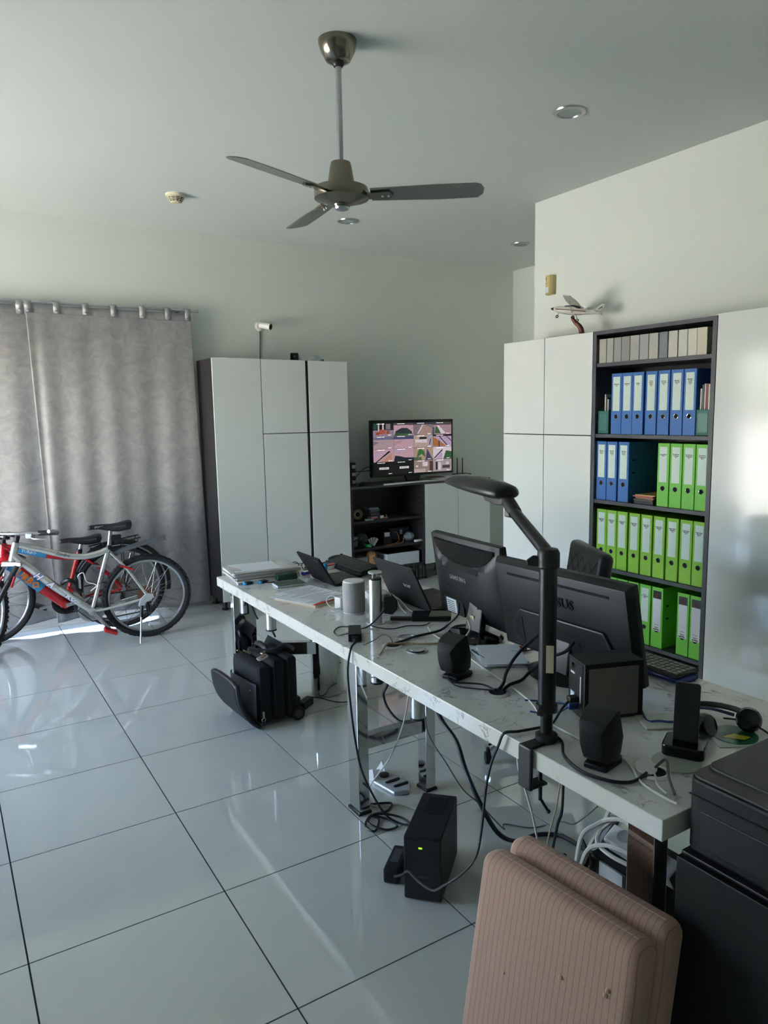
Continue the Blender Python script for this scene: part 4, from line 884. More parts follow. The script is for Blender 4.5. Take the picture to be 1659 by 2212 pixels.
MB().lathe([(.115, 0), (.118, .008), (.105, .022), (.03, .03)], 40, (-.02, -.02, 0), sx=.85, sy=1.1).build('stand_base', BLACKG, s1)
# ---- Asus monitor
s2 = thing('computer_monitor', 'wide black monitor with plain ridged back behind the desk lamp pole', 'monitor', (1.64, -.56, HD))
F2 = frame((1.632-1.64, -.549+.56, .922-HD), (.0, -.63, .008), (-.06, 0, .32))
MB().bb(-.316, .316, .0, .022, -.168, .168, F2).build('bezel', BLACK, s2, bevel=.004)
shp = [(-.316, -.168), (.316, -.168), (.316, .168), (-.316, .168)]
b_ = MB()
vs = [(u, 0, v) for u, v in shp] + [(u*.95, -.022, v*.93-.002) for u, v in shp]
b_.add(vs, [(0, 1, 5, 4), (1, 2, 6, 5), (2, 3, 7, 6), (3, 0, 4, 7), (4, 5, 6, 7)], F2).build('back_shell', CHAR, s2, bevel=.004)
MB().prism([(-.24, -.145), (.25, -.145), (.25, -.09), (.20, .0), (-.19, .0), (-.24, -.06)], -.032, -.02, 'y', F2).build('lower_housing', CHAR, s2, bevel=.008)
MB().bb(-.24, .235, -.0235, -.0222, .117, .126, F2).build('vent_slot', HOLE, s2)
MB().prism([(-.225, -.1), (-.18, -.13), (-.18, -.03), (-.225, -.05)], -.0335, -.031, 'y', F2).build('recess', HOLE, s2)
o = text('/SUS', .05, mat('dark_emboss', (9, 9, 10), .3), s2, (0, 0, 0), name='logo', offset=.001, ext=.001); o.matrix_basis = F2 @ Matrix.Translation((.03, -.0245, .06)) @ Matrix.Rotation(PI/2, 4, 'X')
MB().bb(.045, .16, -.0335, -.0318, -.128, -.112, F2).build('port_strip', mat('port_label', (90, 92, 96), .5), s2); MB().bb(.1, .15, -.034, -.0318, -.134, -.124, F2).build('serial_label', PAPER, s2)
MB().prism([(-.05, 0), (.05, 0), (.035, .14), (-.035, .14)], -.018, .012, 'y').build('stand_neck', BLACK, s2, (-.035, 0, .008), (R(-14), 0, R(-90)), bevel=.006)
MB().lathe([(.12, 0), (.122, .01), (.11, .016), (.03, .02)], 40, (-.02, 0, 0), sx=.85, sy=1.1).build('stand_base', BLACK, s2)
# ---- desktop loudspeakers seen from behind
def loudspeaker(x, y, rz, label, s=1):
    t = thing('desktop_loudspeaker', label, 'loudspeaker', (x, y, HD), rz, 'small black loudspeakers')
    b = MB(); q = [(-.036, .0), (.036, 0), (.045, .05), (.04, .118), (-.04, .118), (-.045, .05)]
    # trapezoid body, tilted back: local y points to the listener
    pts = []
    for (yy, sc_, dz) in ((-.05, .62, .0), (-.03, .88, 0), (.0, 1, 0), (.03, 1, 0), (.036, .92, 0)):
        pts.append([(u*sc_, yy, (v-.06)*sc_+.06+.022) for u, v in q])
    vs = [p for r_ in pts for p in r_]
    fs = [(i*6+k, i*6+(k+1) % 6, (i+1)*6+(k+1) % 6, (i+1)*6+k) for i in range(4) for k in range(6)] + [tuple(range(6)), tuple(range(24, 30))]
    b.add(vs, fs, Matrix.Rotation(R(12), 4, 'X') @ Matrix.Scale(s, 4)).build('cabinet', BLACKM, t, bevel=.004)
    MB().prism([(-.03, -.045), (.03, -.045), (.038, .03), (.03, .05), (-.03, .05), (-.038, .03)], 0, .014, 'z').build('foot', BLACKM, t, bevel=.003)
    MB().cyl((-.01, -.045, .03), (-.01, -.03, .04), .012, n=12).build('cable_outlet', RUBBER, t)
    for u in (-.025, .025): MB().cyl((u, -.053, .118), (u, -.05, .118), .003, n=8).build('screw', STEEL, t)
    return t
loudspeaker(1.32, -.365, R(-72), 'small black loudspeaker beside the round monitor base, seen from behind', 1.05)
loudspeaker(1.25, -1.075, R(-72), 'small black loudspeaker in front of the metal-sided drive tower', 1.05)
# ---- drive tower (NAS)
ns = thing('network_drive_tower', 'black network drive tower with a grey metal side panel', 'drive tower', (1.393, -.875, HD), R(-20))
MB().bb(0, .185, 0, .105, .004, .172).build('case', BLACKM, ns, bevel=.002)
MB().bb(.012, .168, -.0015, 0, .014, .158).build('side_panel', mat('grey_metal_panel', (112, 108, 102), .45, .3, var=.05), ns)
MB().bb(-.0015, 0, .012, .095, .01, .165).build('rear_plate', BLACK, ns)
MB().bb(-.003, -.0015, .06, .085, .125, .131).build('badge', PAPER, ns); MB().bb(-.003, -.0015, .02, .024, .05, .13).build('light_strip', PAPER, ns); MB().bb(-.003, -.0015, .06, .085, .04, .07).build('sticker', mat('blue_sticker', (180, 200, 220), .5), ns)
MB().cyl((-.003, .07, .15), (0, .07, .15), .009, n=14).build('knob', CHROME, ns); MB().bb(-.03, 0, .035, .06, .028, .045).build('usb_plug', mat('blue_plug', (36, 70, 130), .4), ns, bevel=.002); MB().bb(-.03, 0, .03, .055, .05, .066).build('usb_plug', BLACK, ns, bevel=.002)
# ---- desk lamp
la = thing('desk_lamp', 'black clamp-on desk lamp with a folding arm and long head', 'lamp', (1.225, -.898, HD))
BL = mat('black_lamp_metal', (30, 30, 29), .32, .3, var=.08)
MB().lathe([(.022, .0), (.03, .004), (.03, .02), (.021, .026)], 24).build('lower_collar', BLACK, la)
MB().cyl((0, 0, .001), (0, 0, .1), .0165, n=24).build('lower_pole', BL, la)
MB().cyl((0, 0, .085), (0, 0, .515), .0235, n=28).build('upper_pole', BL, la)
MB().lathe([(.0245, .085), (.029, .09), (.029, .105), (.0245, .108)], 24).build('lock_collar', BLACK, la)
MB().prism([(-.05, .088), (-.02, .085), (-.02, .108), (-.035, .11), (-.052, .1)], -.008, .008, 'y', Matrix.Rotation(R(25), 4, 'Z')).build('lock_knob', BLACK, la, bevel=.002)
MB().bb(-.0245, -.0235, -.016, .004, .2, .275).build('rating_label', CREAM, la, rot=(0, 0, R(48)))
MB().bb(-.05, -.038, -.026, .026, -.115, .006).build('clamp_plate', BLACK, la, (-.0295, 0, 0), bevel=.006); MB().bb(-.05, .024, -.02, .02, .0, .006).build('clamp_top', BLACK, la, (-.024, 0, .0005), bevel=.002)
MB().bb(-.05, .012, -.02, .02, -.115, -.107).build('clamp_jaw', BLACK, la, (-.024, 0, 0), bevel=.002)
MB().cyl((-.02, 0, -.165), (-.02, 0, -.058), .0055, n=12).cyl((-.02, 0, -.16), (0, -.012, -.2), .004, n=10).sphere((0, -.012, -.2), .006).build('clamp_screw', BLACK, la)
top = Vector((0, 0, .515)); elb = Vector((.075, .235, .606)); wr = Vector((.085, .275, .632))
MB().lathe([(.0245, .478), (.0295, .483), (.0295, .52), (.024, .53), (.012, .533)], 24).build('elbow_joint', BLACK, la)
MB().prism([(-.055, .487), (-.02, .482), (-.02, .51), (-.04, .512), (-.057, .5)], -.008, .008, 'y', Matrix.Rotation(R(-35), 4, 'Z')).build('elbow_knob', BLACK, la, bevel=.002)
d_ = (elb-top).normalized()
MB().tube([top, top+d_*.02, elb], [.016, .018, .0165], 14, flat=1.25).build('arm', BL, la); MB().tube([top+Vector((0, 0, -.022))+d_*.01, elb+Vector((0, 0, -.022))], .004, 8).build('arm_rail', STEEL, la)
MB().bb(-.012, .012, -.02, .02, -.026, .012).build('wrist_knob', BLACK, la, elb, bevel=.004)
MB().tube(smooth([elb-d_*.03, elb+Vector((.002, .01, .012)), wr, wr+Vector((.01, .04, .012))]), .02, 12).build('wrist_joint', BLACK, la)
# long head
hd_ = Vector((.16, .95, .035)).normalized(); h0 = wr + Vector((.0, -.005, .012))
Hf = frame(h0, hd_, (0, 0, 1))
prof = [(-.02, .026, .018), (0, .044, .03), (.05, .05, .035), (.15, .052, .034), (.25, .05, .029), (.32, .044, .022), (.352, .032, .013), (.36, .013, .006)]
vs, fs = [], []; N = 16
for (u, hw, hh) in prof:
    for k in range(N):
        a = 2*PI*k/N; zz = math.sin(a); vs.append((u, math.cos(a)*hw, zz*hh if zz > 0 else zz*hh*.55))
for i in range(len(prof)-1):
    for k in range(N): fs.append((i*N+k, i*N+(k+1) % N, (i+1)*N+(k+1) % N, (i+1)*N+k))
fs += [tuple(range(N)), tuple(range((len(prof)-1)*N, len(prof)*N))]
MB().add(vs, fs, Hf).build('lamp_head', BL, la, smooth=60)
MB().prism([(-.01, -.002), (.12, -.004), (.09, -.03), (.02, -.034), (-.01, -.03)], -.022, .022, 'y', Hf).build('ballast_box', BLACK, la, bevel=.003)
# ---- phone cradle, headset, discs
ph = thing('phone_cradle', 'black upright phone dock with a rounded foot near the printer', 'phone dock', (1.475, -1.15, HD), R(-62))
MB().prism(rrect(.105, .095, .018), 0, .03, 'z').build('foot', BLACKG, ph, bevel=.004)
MB().prism(rrect(.062, .16, .008, 4, 0, .08), -.006, .006, 'y').build('upright', BLACKM, ph, (0, .004, .022), (R(-6), 0, 0), bevel=.002)
cdm = mat('clear_disc', (168, 176, 166), .12, var=.05)
MB_ = MB().lathe([(.012, 0), (.06, 0), (.06, .0016), (.012, .0016)], 40)
tag(MB_.build('clear_disc', cdm, None, (1.41, -1.175, HD)), 'bare clear disc under the edge of the phone dock', 'disc')
dc = thing('printed_disc', 'green and yellow printed disc in a sleeve under the headset', 'disc', (1.67, -1.165, HD), R(-30))
MB().bb(-.075, .075, -.07, .07, 0, .0012).build('sleeve', mat('pale_sleeve', (170, 186, 176), .3), dc)
MB().lathe([(.01, 0), (.06, 0), (.06, .0012), (.01, .0012)], 40, (0, 0, .0014)).build('disc', mat('green_print', (30, 92, 60), .25), dc)
MB().prism([(-.04, -.01), (.01, -.035), (.035, -.02), (.0, .005)], .0027, .0031, 'z').build('yellow_motif', mat('yellow_print', (180, 176, 50), .3), dc)
hs = thing('headset', 'black headset with two round earcups lying on the printed disc', 'headset', (1.67, -1.13, HD), R(-25))
bandp = smooth([(-.075, -.03, .04), (-.08, .06, .03), (-.04, .13, .02), (.03, .14, .02), (.075, .07, .03), (.07, -.01, .04)], 6)
MB().tube(bandp, .006, 8, flat=1.6).build('headband', BLACK, hs)
for (x, y, tx) in ((-.07, -.035, 25), (.062, -.02, -30)):
    M = Matrix.Translation((x, y, .0365)) @ Matrix.Rotation(R(62), 4, 'X') @ Matrix.Rotation(R(tx), 4, 'Y')
    e_ = MB().lathe([(.02, -.014), (.032, -.01), (.034, .0), (.028, .012), (.012, .014)], 24, M=M).build('earcup', BLACKG, hs)
    MB().torus((0, 0, -.012), .026, .008, 24, 8, 'z', M).build('ear_cushion', LEATHER, e_)
MB().tube(smooth([(.05, .03, .03), (.0, .06, .04), (-.03, .1, .03)]), .005, 8).build('mic_arm', mat('blue_grey_plastic', (44, 58, 76), .4), hs)
# ---- keyboard on a blue rest, papers, pens
k2 = thing('keyboard', 'black keyboard with grey keys propped on a blue rest at the desk back', 'keyboard', (1.905, -.70, HD))
Kt = Matrix.Rotation(R(0), 4, 'Y') @ Matrix.Translation((0, 0, .022))
MB().bb(-.06, .062, -.14, .21, 0, .011, Kt).build('case', BLACK, k2, bevel=.003)
for r_ in range(5):
    for c_ in range(16): MB().bb(-.052+.0215*r_, -.035+.0215*r_, -.132+.021*c_, -.1155+.021*c_, .011, .0145, Kt).build('key', mat('grey_keycaps', (120, 124, 118), .5), k2)
MB().bb(-.05, .05, -.15, .12, .001, .02).build('blue_rest', mat('blue_gel', (34, 52, 120), .2), k2, bevel=.008)
pa = thing('paper_stack', 'stack of blank white paper under the front of the wide monitor', 'papers', (1.56, -.30, HD), R(-28))
for k in range(6): MB().bb(-.08, .08, -.105, .105, .0026*k, .0026*k+.0012).build('sheet', PAPER, pa, (.004*((k*3) % 4-1.5), .005*((k*5) % 3-1), 0), rot=(R(.35*(k % 3)), R(-.3*(k % 2)), R((0, 5, -6, 3, 9, -4)[k])))
for k, (x, y, a, nm, lb, c) in enumerate(((1.66, -.255, -40, 'marker_pen', 'orange-capped marker lying above the paper stack', (206, 84, 40)), (1.60, -.285, -38, 'marker_pen', 'brown-tipped pencil marker at the corner of the paper stack', (120, 80, 56)), (1.50, -.255, 78, 'green_stylus', 'dark green stylus behind the small speaker', (20, 70, 54)))):
    t = thing(nm, lb, 'pen', (x, y, HD+.008), R(a))
    MB().cyl((-.045, 0, 0), (.02, 0, 0), .006, n=12).build('barrel', mat('dull_barrel_%d' % k, (90, 88, 84) if k < 2 else c, .4), t); MB().cyl((.02, 0, 0), (.055, 0, 0), .0072, n=12).build('cap', mat('pen_cap_%d' % k, c, .4), t)
cable('thin_black_loop', [(1.70, -.25, HD+.004), (1.66, -.21, HD+.004), (1.62, -.22, HD+.004), (1.63, -.26, HD+.004), (1.68, -.30, HD+.004), (1.72, -.31, HD+.004)], .0028, BLACK, 'thin black cable loop around the orange marker')
tag(MB().bb(-.07, .07, -.05, .05, 0, .006).build('clear_case', mat('frosted_case', (196, 196, 180), .25), None, (1.585, -1.0, HD), (0, 0, R(-30)), bevel=.002), 'flat translucent case beside the blue cable', 'case')

# ================================================================== bicycles (local x: rear axle 0, front towards -x; viewer on -y)
TYRE = mat('tyre_rubber', (30, 30, 32), .85, var=.2); RIM = mat('rim_alloy', (176, 178, 182), .3, .8, var=.04); SPOKE = mat('steel_spoke', (150, 150, 150), .25, 1)
def slope(u0, z0, u1, z1, y, off=0):
    d = Vector((u1-u0, 0, z1-z0)).normalized(); n_ = Vector((-d.z, 0, d.x)); c = Vector(((u0+u1)/2, y, (z0+z1)/2))+n_*off
    M = Matrix((d, n_, Vector((0, -1, 0)))).transposed().to_4x4(); M.translation = c; return M
WH = {}
def wheel(root, r, u, knobby=True, steer=0, name='wheel'):
    if (r, knobby) not in WH:
        ty = MB().torus((0, 0, 0), r-.022, .021, 56, 10, 'y')
        if knobby:
            for k in range(56):
                M = Matrix.Rotation(2*PI*k/56, 4, 'Y')
                for yy, zz, a in ((0, r-.004, 0), (-.015, r-.008, -25), (.015, r-.008, 25)):
                    ty.box((0, 0, 0), (.018, .011, .009), M @ Matrix.Translation((.008*(k % 2), yy, zz)) @ Matrix.Rotation(R(-a), 4, 'X'))
        WH[(r, knobby)] = (ty.mesh('wheel', TYRE), MB().torus((0, 0, 0), r-.047, .0105, 56, 8, 'y').mesh('rim', RIM),
            MB().cyl((0, -.045, 0), (0, .045, 0), .016, n=16).cyl((0, -.03, 0), (0, -.026, 0), .026, n=18).cyl((0, .026, 0), (0, .03, 0), .026, n=18).mesh('hub', STEEL),
            MB().cyl((.02, -.028, 0), (-.03, -.004, r-.055), .0012, n=5).mesh('spoke', SPOKE), MB().cyl((-.02, .028, 0), (.03, .004, r-.055), .0012, n=5).mesh('spoke', SPOKE))
    a, b, c, d, e = WH[(r, knobby)]
    w_ = link(name, a, root, (u, 0, r), (0, 0, steer)); link('rim', b, w_); link('hub', c, w_)
    for k in range(32): link('spoke', (d, e)[k % 2], w_, None, (0, 2*PI*k/32, 0))
    return w_
def saddle(root, u, z, nm='saddle', dec=None):
    secs = [(-.145, .014, -.002), (-.135, .02, 0), (-.08, .024, .002), (-.0, .034, -.004), (.05, .056, -.002), (.1, .074, .006), (.128, .068, .008), (.14, .045, .006)]
    vs, fs = [], []; N = 14
    for (x, hw, dz) in secs:
        for k in range(N):
            a = 2*PI*k/N; s = math.sin(a); vs.append((x, math.cos(a)*hw, dz+(s*.02 if s > 0 else s*(.012+.034*max(0, min(1, (x+.1)/.16)) if x < .13 else .02))))
    for i in range(len(secs)-1):
        for k in range(N): fs.append((i*N+k, i*N+(k+1) % N, (i+1)*N+(k+1) % N, (i+1)*N+k))
    fs += [tuple(range(N)), tuple(range((len(secs)-1)*N, len(secs)*N))]
    o = MB().add(vs, fs).build(nm, LEATHER, root, (u, 0, z), (0, R(-2), 0), bevel=.004)
    if dec: text(dec, .018, PAPER, o, (-.08, -.0235, .006), shear=.3)
    return o
def bike(label, P0, ang, r, g, paint, knobby, lean):
    t = thing('bicycle', label, 'bicycle', P0, group='bicycles', rot=(R(lean), 0, ang))
    bb, ra, stj, spt, ht, hb, fa = (Vector((p[0], 0, p[1])) for p in (g['bb'], (0, r), g['stj'], g['spt'], g['ht'], g['hb'], g['fa']))
    wheel(t, r, 0, knobby); fw = wheel(t, r, fa.x, knobby, g['steer'])
    MB().tube([stj+(spt-stj)*.0+Vector((.0, 0, .01)), bb], g['rs'], 14).build('seat_tube', paint, t)
    MB().tube(smooth([Vector((a[0], 0, a[1])) for a in g['top']]), g['rt'], 14).build('top_tube', paint, t)
    MB().tube([hb+(ht-hb)*.25, hb+(bb-hb)*.5, bb], [g['rd'], g['rd']*1.02, g['rd']*.9], 16).build('down_tube', paint, t)
    MB().cyl(hb-(ht-hb).normalized()*.01, ht, .024, n=18).build('head_tube', paint, t)
    MB().cyl(bb+Vector((0, -.04, 0)), bb+Vector((0, .04, 0)), .026, n=18).build('bottom_bracket', paint, t)
    for s in (-1, 1):
        MB().tube(smooth([bb+Vector((.02, .025*s, 0)), bb+Vector((.12, .04*s, .015)), ra+Vector((-.01, .062*s, 0))]), .0105, 10).build('chain_stay', paint, t)
        MB().tube(smooth([stj+Vector((.01, .02*s, -.03)), stj+(ra-stj)*.4+Vector((.01, .042*s, 0)), ra+Vector((-.005, .062*s, .012))]), .010, 10).build('seat_stay', paint, t)
        MB().prism([(-.02, -.03), (.02, -.025), (.022, .02), (-.005, .035)], .058*s-.003, .058*s+.003, 'y', Matrix.Translation(ra)).build('dropout', STEEL, t)
    MB().cyl(stj, spt, .0135, n=16).build('seat_post', STEEL, t); MB().cyl(stj+Vector((0, 0, -.005)), stj+Vector((.004, 0, .025)), .021, n=16).build('seat_clamp', BLACK, t)
    saddle(t, spt.x+.0, spt.z+.03, dec=g.get('seat_text'))
    # steering: fork, stem, bars
    S = Matrix.Translation(hb) @ Matrix.Rotation(g['steer'], 4, 'Z') @ Matrix.Translation(-hb)
    axl = Matrix.Rotation(g['steer'], 3, 'Z') @ Vector((0, 1, 0)); fw.location = fa
    MB().box(hb+Vector((0, 0, -.03)), (.05, .13, .03), S).build('fork_crown', paint, t, bevel=.006)
    for s in (-1, 1):
        MB().cyl(hb+axl*.055*s+Vector((0, 0, -.03)), hb+(fa-hb)*.45+axl*.055*s, .014, n=14).build('fork_stanchion', STEEL, t)
        MB().cyl(hb+(fa-hb)*.38+axl*.055*s, fa+axl*.055*s, .019, .016, 14).build('fork_lower', g['forkm'], t)
        MB().cyl(hb+(fa-hb)*.12+axl*.055*s, hb+(fa-hb)*.4+axl*.055*s, .02, .018, 14).build('fork_boot', RUBBER, t)
        MB().cyl(hb+(fa-hb)*.3+axl*.04*s+Vector((.03, -.02, 0)), hb+(fa-hb)*.5+axl*.05*s+Vector((.035, -.02, 0)), .009, n=8).build('brake_arm', RED if paint is SILVER else STEEL, t)
    bar = ht+(ht-hb).normalized()*.045
    MB().cyl(ht, bar, .017, n=14).build('steerer', BLACK, t); MB().tube([bar, bar+Vector((-.06, 0, .02))], .016, 12, M=S).build('stem', BLACK, t)
    hw = g['hw']; bc_ = bar+Vector((-.06, 0, .02))
    MB().tube(smooth([bc_+Vector((.05, -hw+.01, -.0)), bc_+Vector((.02, -hw/2, 0)), bc_, bc_+Vector((.02, hw/2, 0)), bc_+Vector((.05, hw-.01, 0))]), .0115, 12, M=S).build('handlebar', STEEL, t)
    for s in (-1, 1):
        MB().tube([bc_+Vector((.032, (hw-.12)*s, 0)), bc_+Vector((.05, hw*s, 0))], .017, 12, M=S).build('grip', RUBBER, t)
        MB().tube(smooth([bc_+Vector((.02, (hw-.16)*s, -.01)), bc_+Vector((-.03, (hw-.13)*s, -.025)), bc_+Vector((-.025, (hw-.04)*s, -.03))]), .006, 8, M=S).build('brake_lever', STEEL, t)
        MB().box(bc_+Vector((.02, (hw-.17)*s, -.015)), (.05, .045, .035), S).build('shifter', g['shm'], t, bevel=.006)
        if g.get('barends'): MB().tube(smooth([bc_+Vector((.05, hw*s, 0)), bc_+Vector((.0, (hw+.005)*s, .02)), bc_+Vector((-.06, (hw-.01)*s, .03))]), .011, 10, M=S).build('bar_end', STEEL, t)
        MB().tube(smooth([bc_+Vector((.02, (hw-.2)*s, -.02)), bc_+Vector((-.06, .05*s, -.03)), ht+Vector((-.06, 0, -.03)), hb+Vector((.08, .02*s, .0))]), .003, 6).build('brake_cable', BLACK, t)
    # drivetrain
    for rr in (.05, .075, .092): 
        MB().lathe([(rr-.012, .034), (rr, .034), (rr, .038), (rr-.012, .038)], 36, M=Matrix.Translation(bb) @ Matrix.Rotation(-PI/2, 4, 'X')).build('chainring', g['ringm'], t)
    ca = g['crank']
    for s in (-1, 1):
        e = bb+Vector((math.cos(ca)*.168*s*-1, .062*s, math.sin(ca)*.168*s*-1))
        MB().tube([bb+Vector((0, .05*s, 0)), e], [.015, .011], 10).build('crank_arm', STEEL, t)
        MB().bb(-.045, .045, min(.01*s, .085*s), max(.01*s, .085*s), -.011, .011).build('pedal', g['pedm'], t, e, (0, R(25), 0), bevel=.004)
        MB().cyl(e, e+Vector((0, .02*s, 0)), .009, n=10).build('pedal_axle', STEEL, t)
    cas = MB()
    for k, rr in enumerate((.034, .042, .05, .058, .066)): cas.lathe([(rr-.006, .02+.004*k), (rr, .02+.004*k), (rr, .022+.004*k), (rr-.006, .022+.004*k)], 26, M=Matrix.Translation(ra) @ Matrix.Rotation(-PI/2, 4, 'X'))
    cas.build('cassette', mat('rusty_steel', (140, 92, 62), .55, .5, var=.3), t)
    ch_ = [bb+Vector((0, .036, .09)), ra+Vector((-.02, .03, .05)), ra+Vector((.05, .03, .0)), ra+Vector((.01, .03, -.06)), ra+Vector((.02, .03, -.12)), bb+Vector((0, .036, -.09)), bb+Vector((-.09, .036, 0))]
    MB().tube(ch_, .0045, 6, True).build('chain', mat('dark_chain', (54, 48, 44), .5, .7), t)
    MB().prism([(.0, -.03), (.03, -.06), (.03, -.13), (.0, -.14), (-.012, -.1)], .03, .042, 'y', Matrix.Translation(ra)).build('rear_derailleur', BLACK, t, bevel=.004)
    MB().cyl(stj+(ra-stj)*.35+Vector((-.02, -.05, .01)), stj+(ra-stj)*.5+Vector((.03, -.05, .03)), .008, n=8).build('rear_brake', RED if paint is SILVER else STEEL, t)
    return t, bb, ra, stj, spt, ht, hb, fa
gS = dict(hw=.3, bb=(-.378, .25), stj=(-.242, .69), spt=(-.222, .82), ht=(-.815, .79), hb=(-.845, .675), fa=(-1.05, .312), steer=R(64),
  top=[(-.80, .768), (-.66, .72), (-.5, .662), (-.40, .648), (-.31, .662), (-.245, .685)], rs=.0165, rt=.0215, rd=.027, forkm=BLACK, shm=GPLAS, ringm=STEEL, crank=R(-52), pedm=mat('red_pedal', (180, 40, 40), .4), barends=True, seat_text='SPORT')
t, bb, ra, stj, spt, ht, hb, fa = bike('silver mountain bike with knobbly tyres on its kickstand in front', (1.124, 3.187, 0), -.09, .312, gS, SILVER, True, 3)
BLU = mat('purple_decal', (50, 44, 120), .4)
for (s, k, m_, sz) in (('H', .30, PAPER, .06), ('A', .46, PAPER, .055), ('RO', .72, PAPER, .055)):
    a, b = hb+(bb-hb)*(k-.08), hb+(bb-hb)*(k+.08); o = text(s, sz, m_, t, (0, 0, 0), name='decal', shear=.3, offset=.002); o.matrix_basis = slope(a.x, a.z, b.x, b.z, -.029)
    o = text(s, sz*1.02, BLU, t, (0, 0, 0), name='decal_outline', shear=.3, offset=.005); o.matrix_basis = slope(a.x, a.z, b.x, b.z, -.0282)
o = text('Scribe', .036, INK, t, (0, 0, 0), name='decal', shear=.2, sx=1); o.matrix_basis = slope(-.62, .702, -.46, .656, -.0225)
o = text('AZIMUT', .026, INK, t, (0, 0, 0), name='decal'); o.matrix_basis = slope(-.335, .39, -.275, .58, -.0172)
tt = MB().tube(smooth([stj+Vector((.02, 0, -.05)), (-.16, 0, .665), (-.02, 0, .70), (.16, 0, .735)]), [.016]*18+[.022], 8, flat=.35) if False else MB().tube(smooth([(-.23, 0, .63), (-.16, 0, .665), (-.02, 0, .705), (.15, 0, .735)]), .02, 10, flat=.35)
tt.build('mudguard', mat('grey_mudguard', (84, 88, 92), .4), t)
MB().prism([(-.075, -.05), (-.045, -.075), (-.02, -.03), (.04, .0), (.03, .03), (-.02, .035), (-.06, -.0)], -.075, -.062, 'y', Matrix.Translation(ra)).build('kickstand_bracket', GPLAS, t, bevel=.004)
MB().cyl(ra+Vector((-.05, -.07, -.05)), ra+Vector((-.062, -.09, -.13)), .013, n=12).build('kickstand_sleeve', BLACK, t)
MB().cyl(ra+Vector((-.062, -.09, -.13)), (-.085, -.155, .0), .007, n=10).build('kickstand_leg', STEEL, t)
MB().tube(smooth([(-.56, -.0, .47), (-.52, -.035, .5), (-.48, -.04, .475), (-.47, -.03, .43), (-.44, -.02, .4)]), .016, 8).build('bottle_cage_clamp', BLACK, t)
MB().cyl((-.575, -.034, .455), (-.45, -.034, .335), .014, n=12).build('hand_pump', SILVER, t)
MB().tube(smooth([(-.44, 0, .47), (-.455, -.03, .52), (-.42, -.035, .54), (-.40, -.02, .47), (-.34, -.03, .44), (-.38, -.02, .40)]), .004, 6).build('bottle_cage_wire', WPLAS, t)
MB().bb(-.035, .035, -.012, .012, -.02, .02).build('rear_reflector', BLACK, t, (-.19, -.0, .765), bevel=.004)
MB().bb(-.04, .04, -.006, .006, -.012, .012).build('spoke_reflector', mat('clear_reflector', (190, 194, 196), .2), t, (.035, -.02, .1), (0, R(4), 0), bevel=.002)
gR = dict(hw=.15, bb=(-.398, .245), stj=(-.28, .625), spt=(-.262, .69), ht=(-.765, .745), hb=(-.778, .63), fa=(-.9, .325), steer=R(14),
  top=[(-.765, .715), (-.65, .68), (-.45, .615), (-.288, .59)], rs=.019, rt=.024, rd=.043, forkm=RED, shm=BLACK, ringm=BLACK, crank=R(12), pedm=mat('black_pedal_orange', (60, 44, 40), .4))
t, bb, ra, stj, spt, ht, hb, fa = bike('red mountain bike with orange lettering and rear rack behind the silver one', (1.02, 3.555, 0), -.07, .325, gR, RED, False, 4)
DB = mat('sky_blue_decal', (48, 128, 176), .4); OG = mat('orange_decal', (226, 120, 40), .4)
MB().tube([hb+(bb-hb)*.12, hb+(bb-hb)*.62], .0455, 16).build('blue_decal', DB, t)
o = text('TURBO', .068, OG, t, (0, 0, 0), name='decal', offset=.0025); a, b = hb+(bb-hb)*.15, hb+(bb-hb)*.58; o.matrix_basis = slope(a.x, a.z, b.x, b.z, -.0465, -.008)
MB().tube(smooth([(-.72, 0, .702), (-.65, 0, .68), (-.5, 0, .631)]), .0255, 14).build('blue_decal', DB, t)
o = text('TURBO', .03, PAPER, t, (0, 0, 0), name='decal'); o.matrix_basis = slope(-.70, .696, -.52, .637, -.026)
o = text('CHROMO STEEL', .018, DB, t, (0, 0, 0), name='decal'); o.matrix_basis = slope(-.21, .53, -.09, .40, -.054)
arc = [(math.cos(R(a))*.352, 0, .325+math.sin(R(a))*.352) for a in range(-10, 215, 9)]
MB().tube(arc, .024, 8, flat=.45).build('rear_mudguard', BLACK, t)
for s in (-1, 1):
    MB().tube([(-.21, .05*s, .652), (.15, .05*s, .708)], .005, 8).build('rack_rail', BLACK, t)
    MB().tube([(.02, .06*s, .33), (.02, .055*s, .69)], .004, 8).build('rack_stay', BLACK, t); MB().tube([(.02, .06*s, .33), (.13, .055*s, .705)], .004, 8).build('rack_stay', BLACK, t)
for k in range(5):
    u = -.2+.085*k; MB().tube([(u, -.05, .654+.0133*k), (u, .05, .654+.0133*k)], .004, 6).build('rack_bar', BLACK, t)
MB().bb(-.03, .03, -.02, .02, -.08, .08).build('chain_lock', BLACK, t, (-.30, -.03, .40), (0, R(4), 0), bevel=.01); MB().bb(-.008, .008, -.002, .002, -.05, .05).build('lock_strip', GPLAS, t, (-.295, -.052, .41))

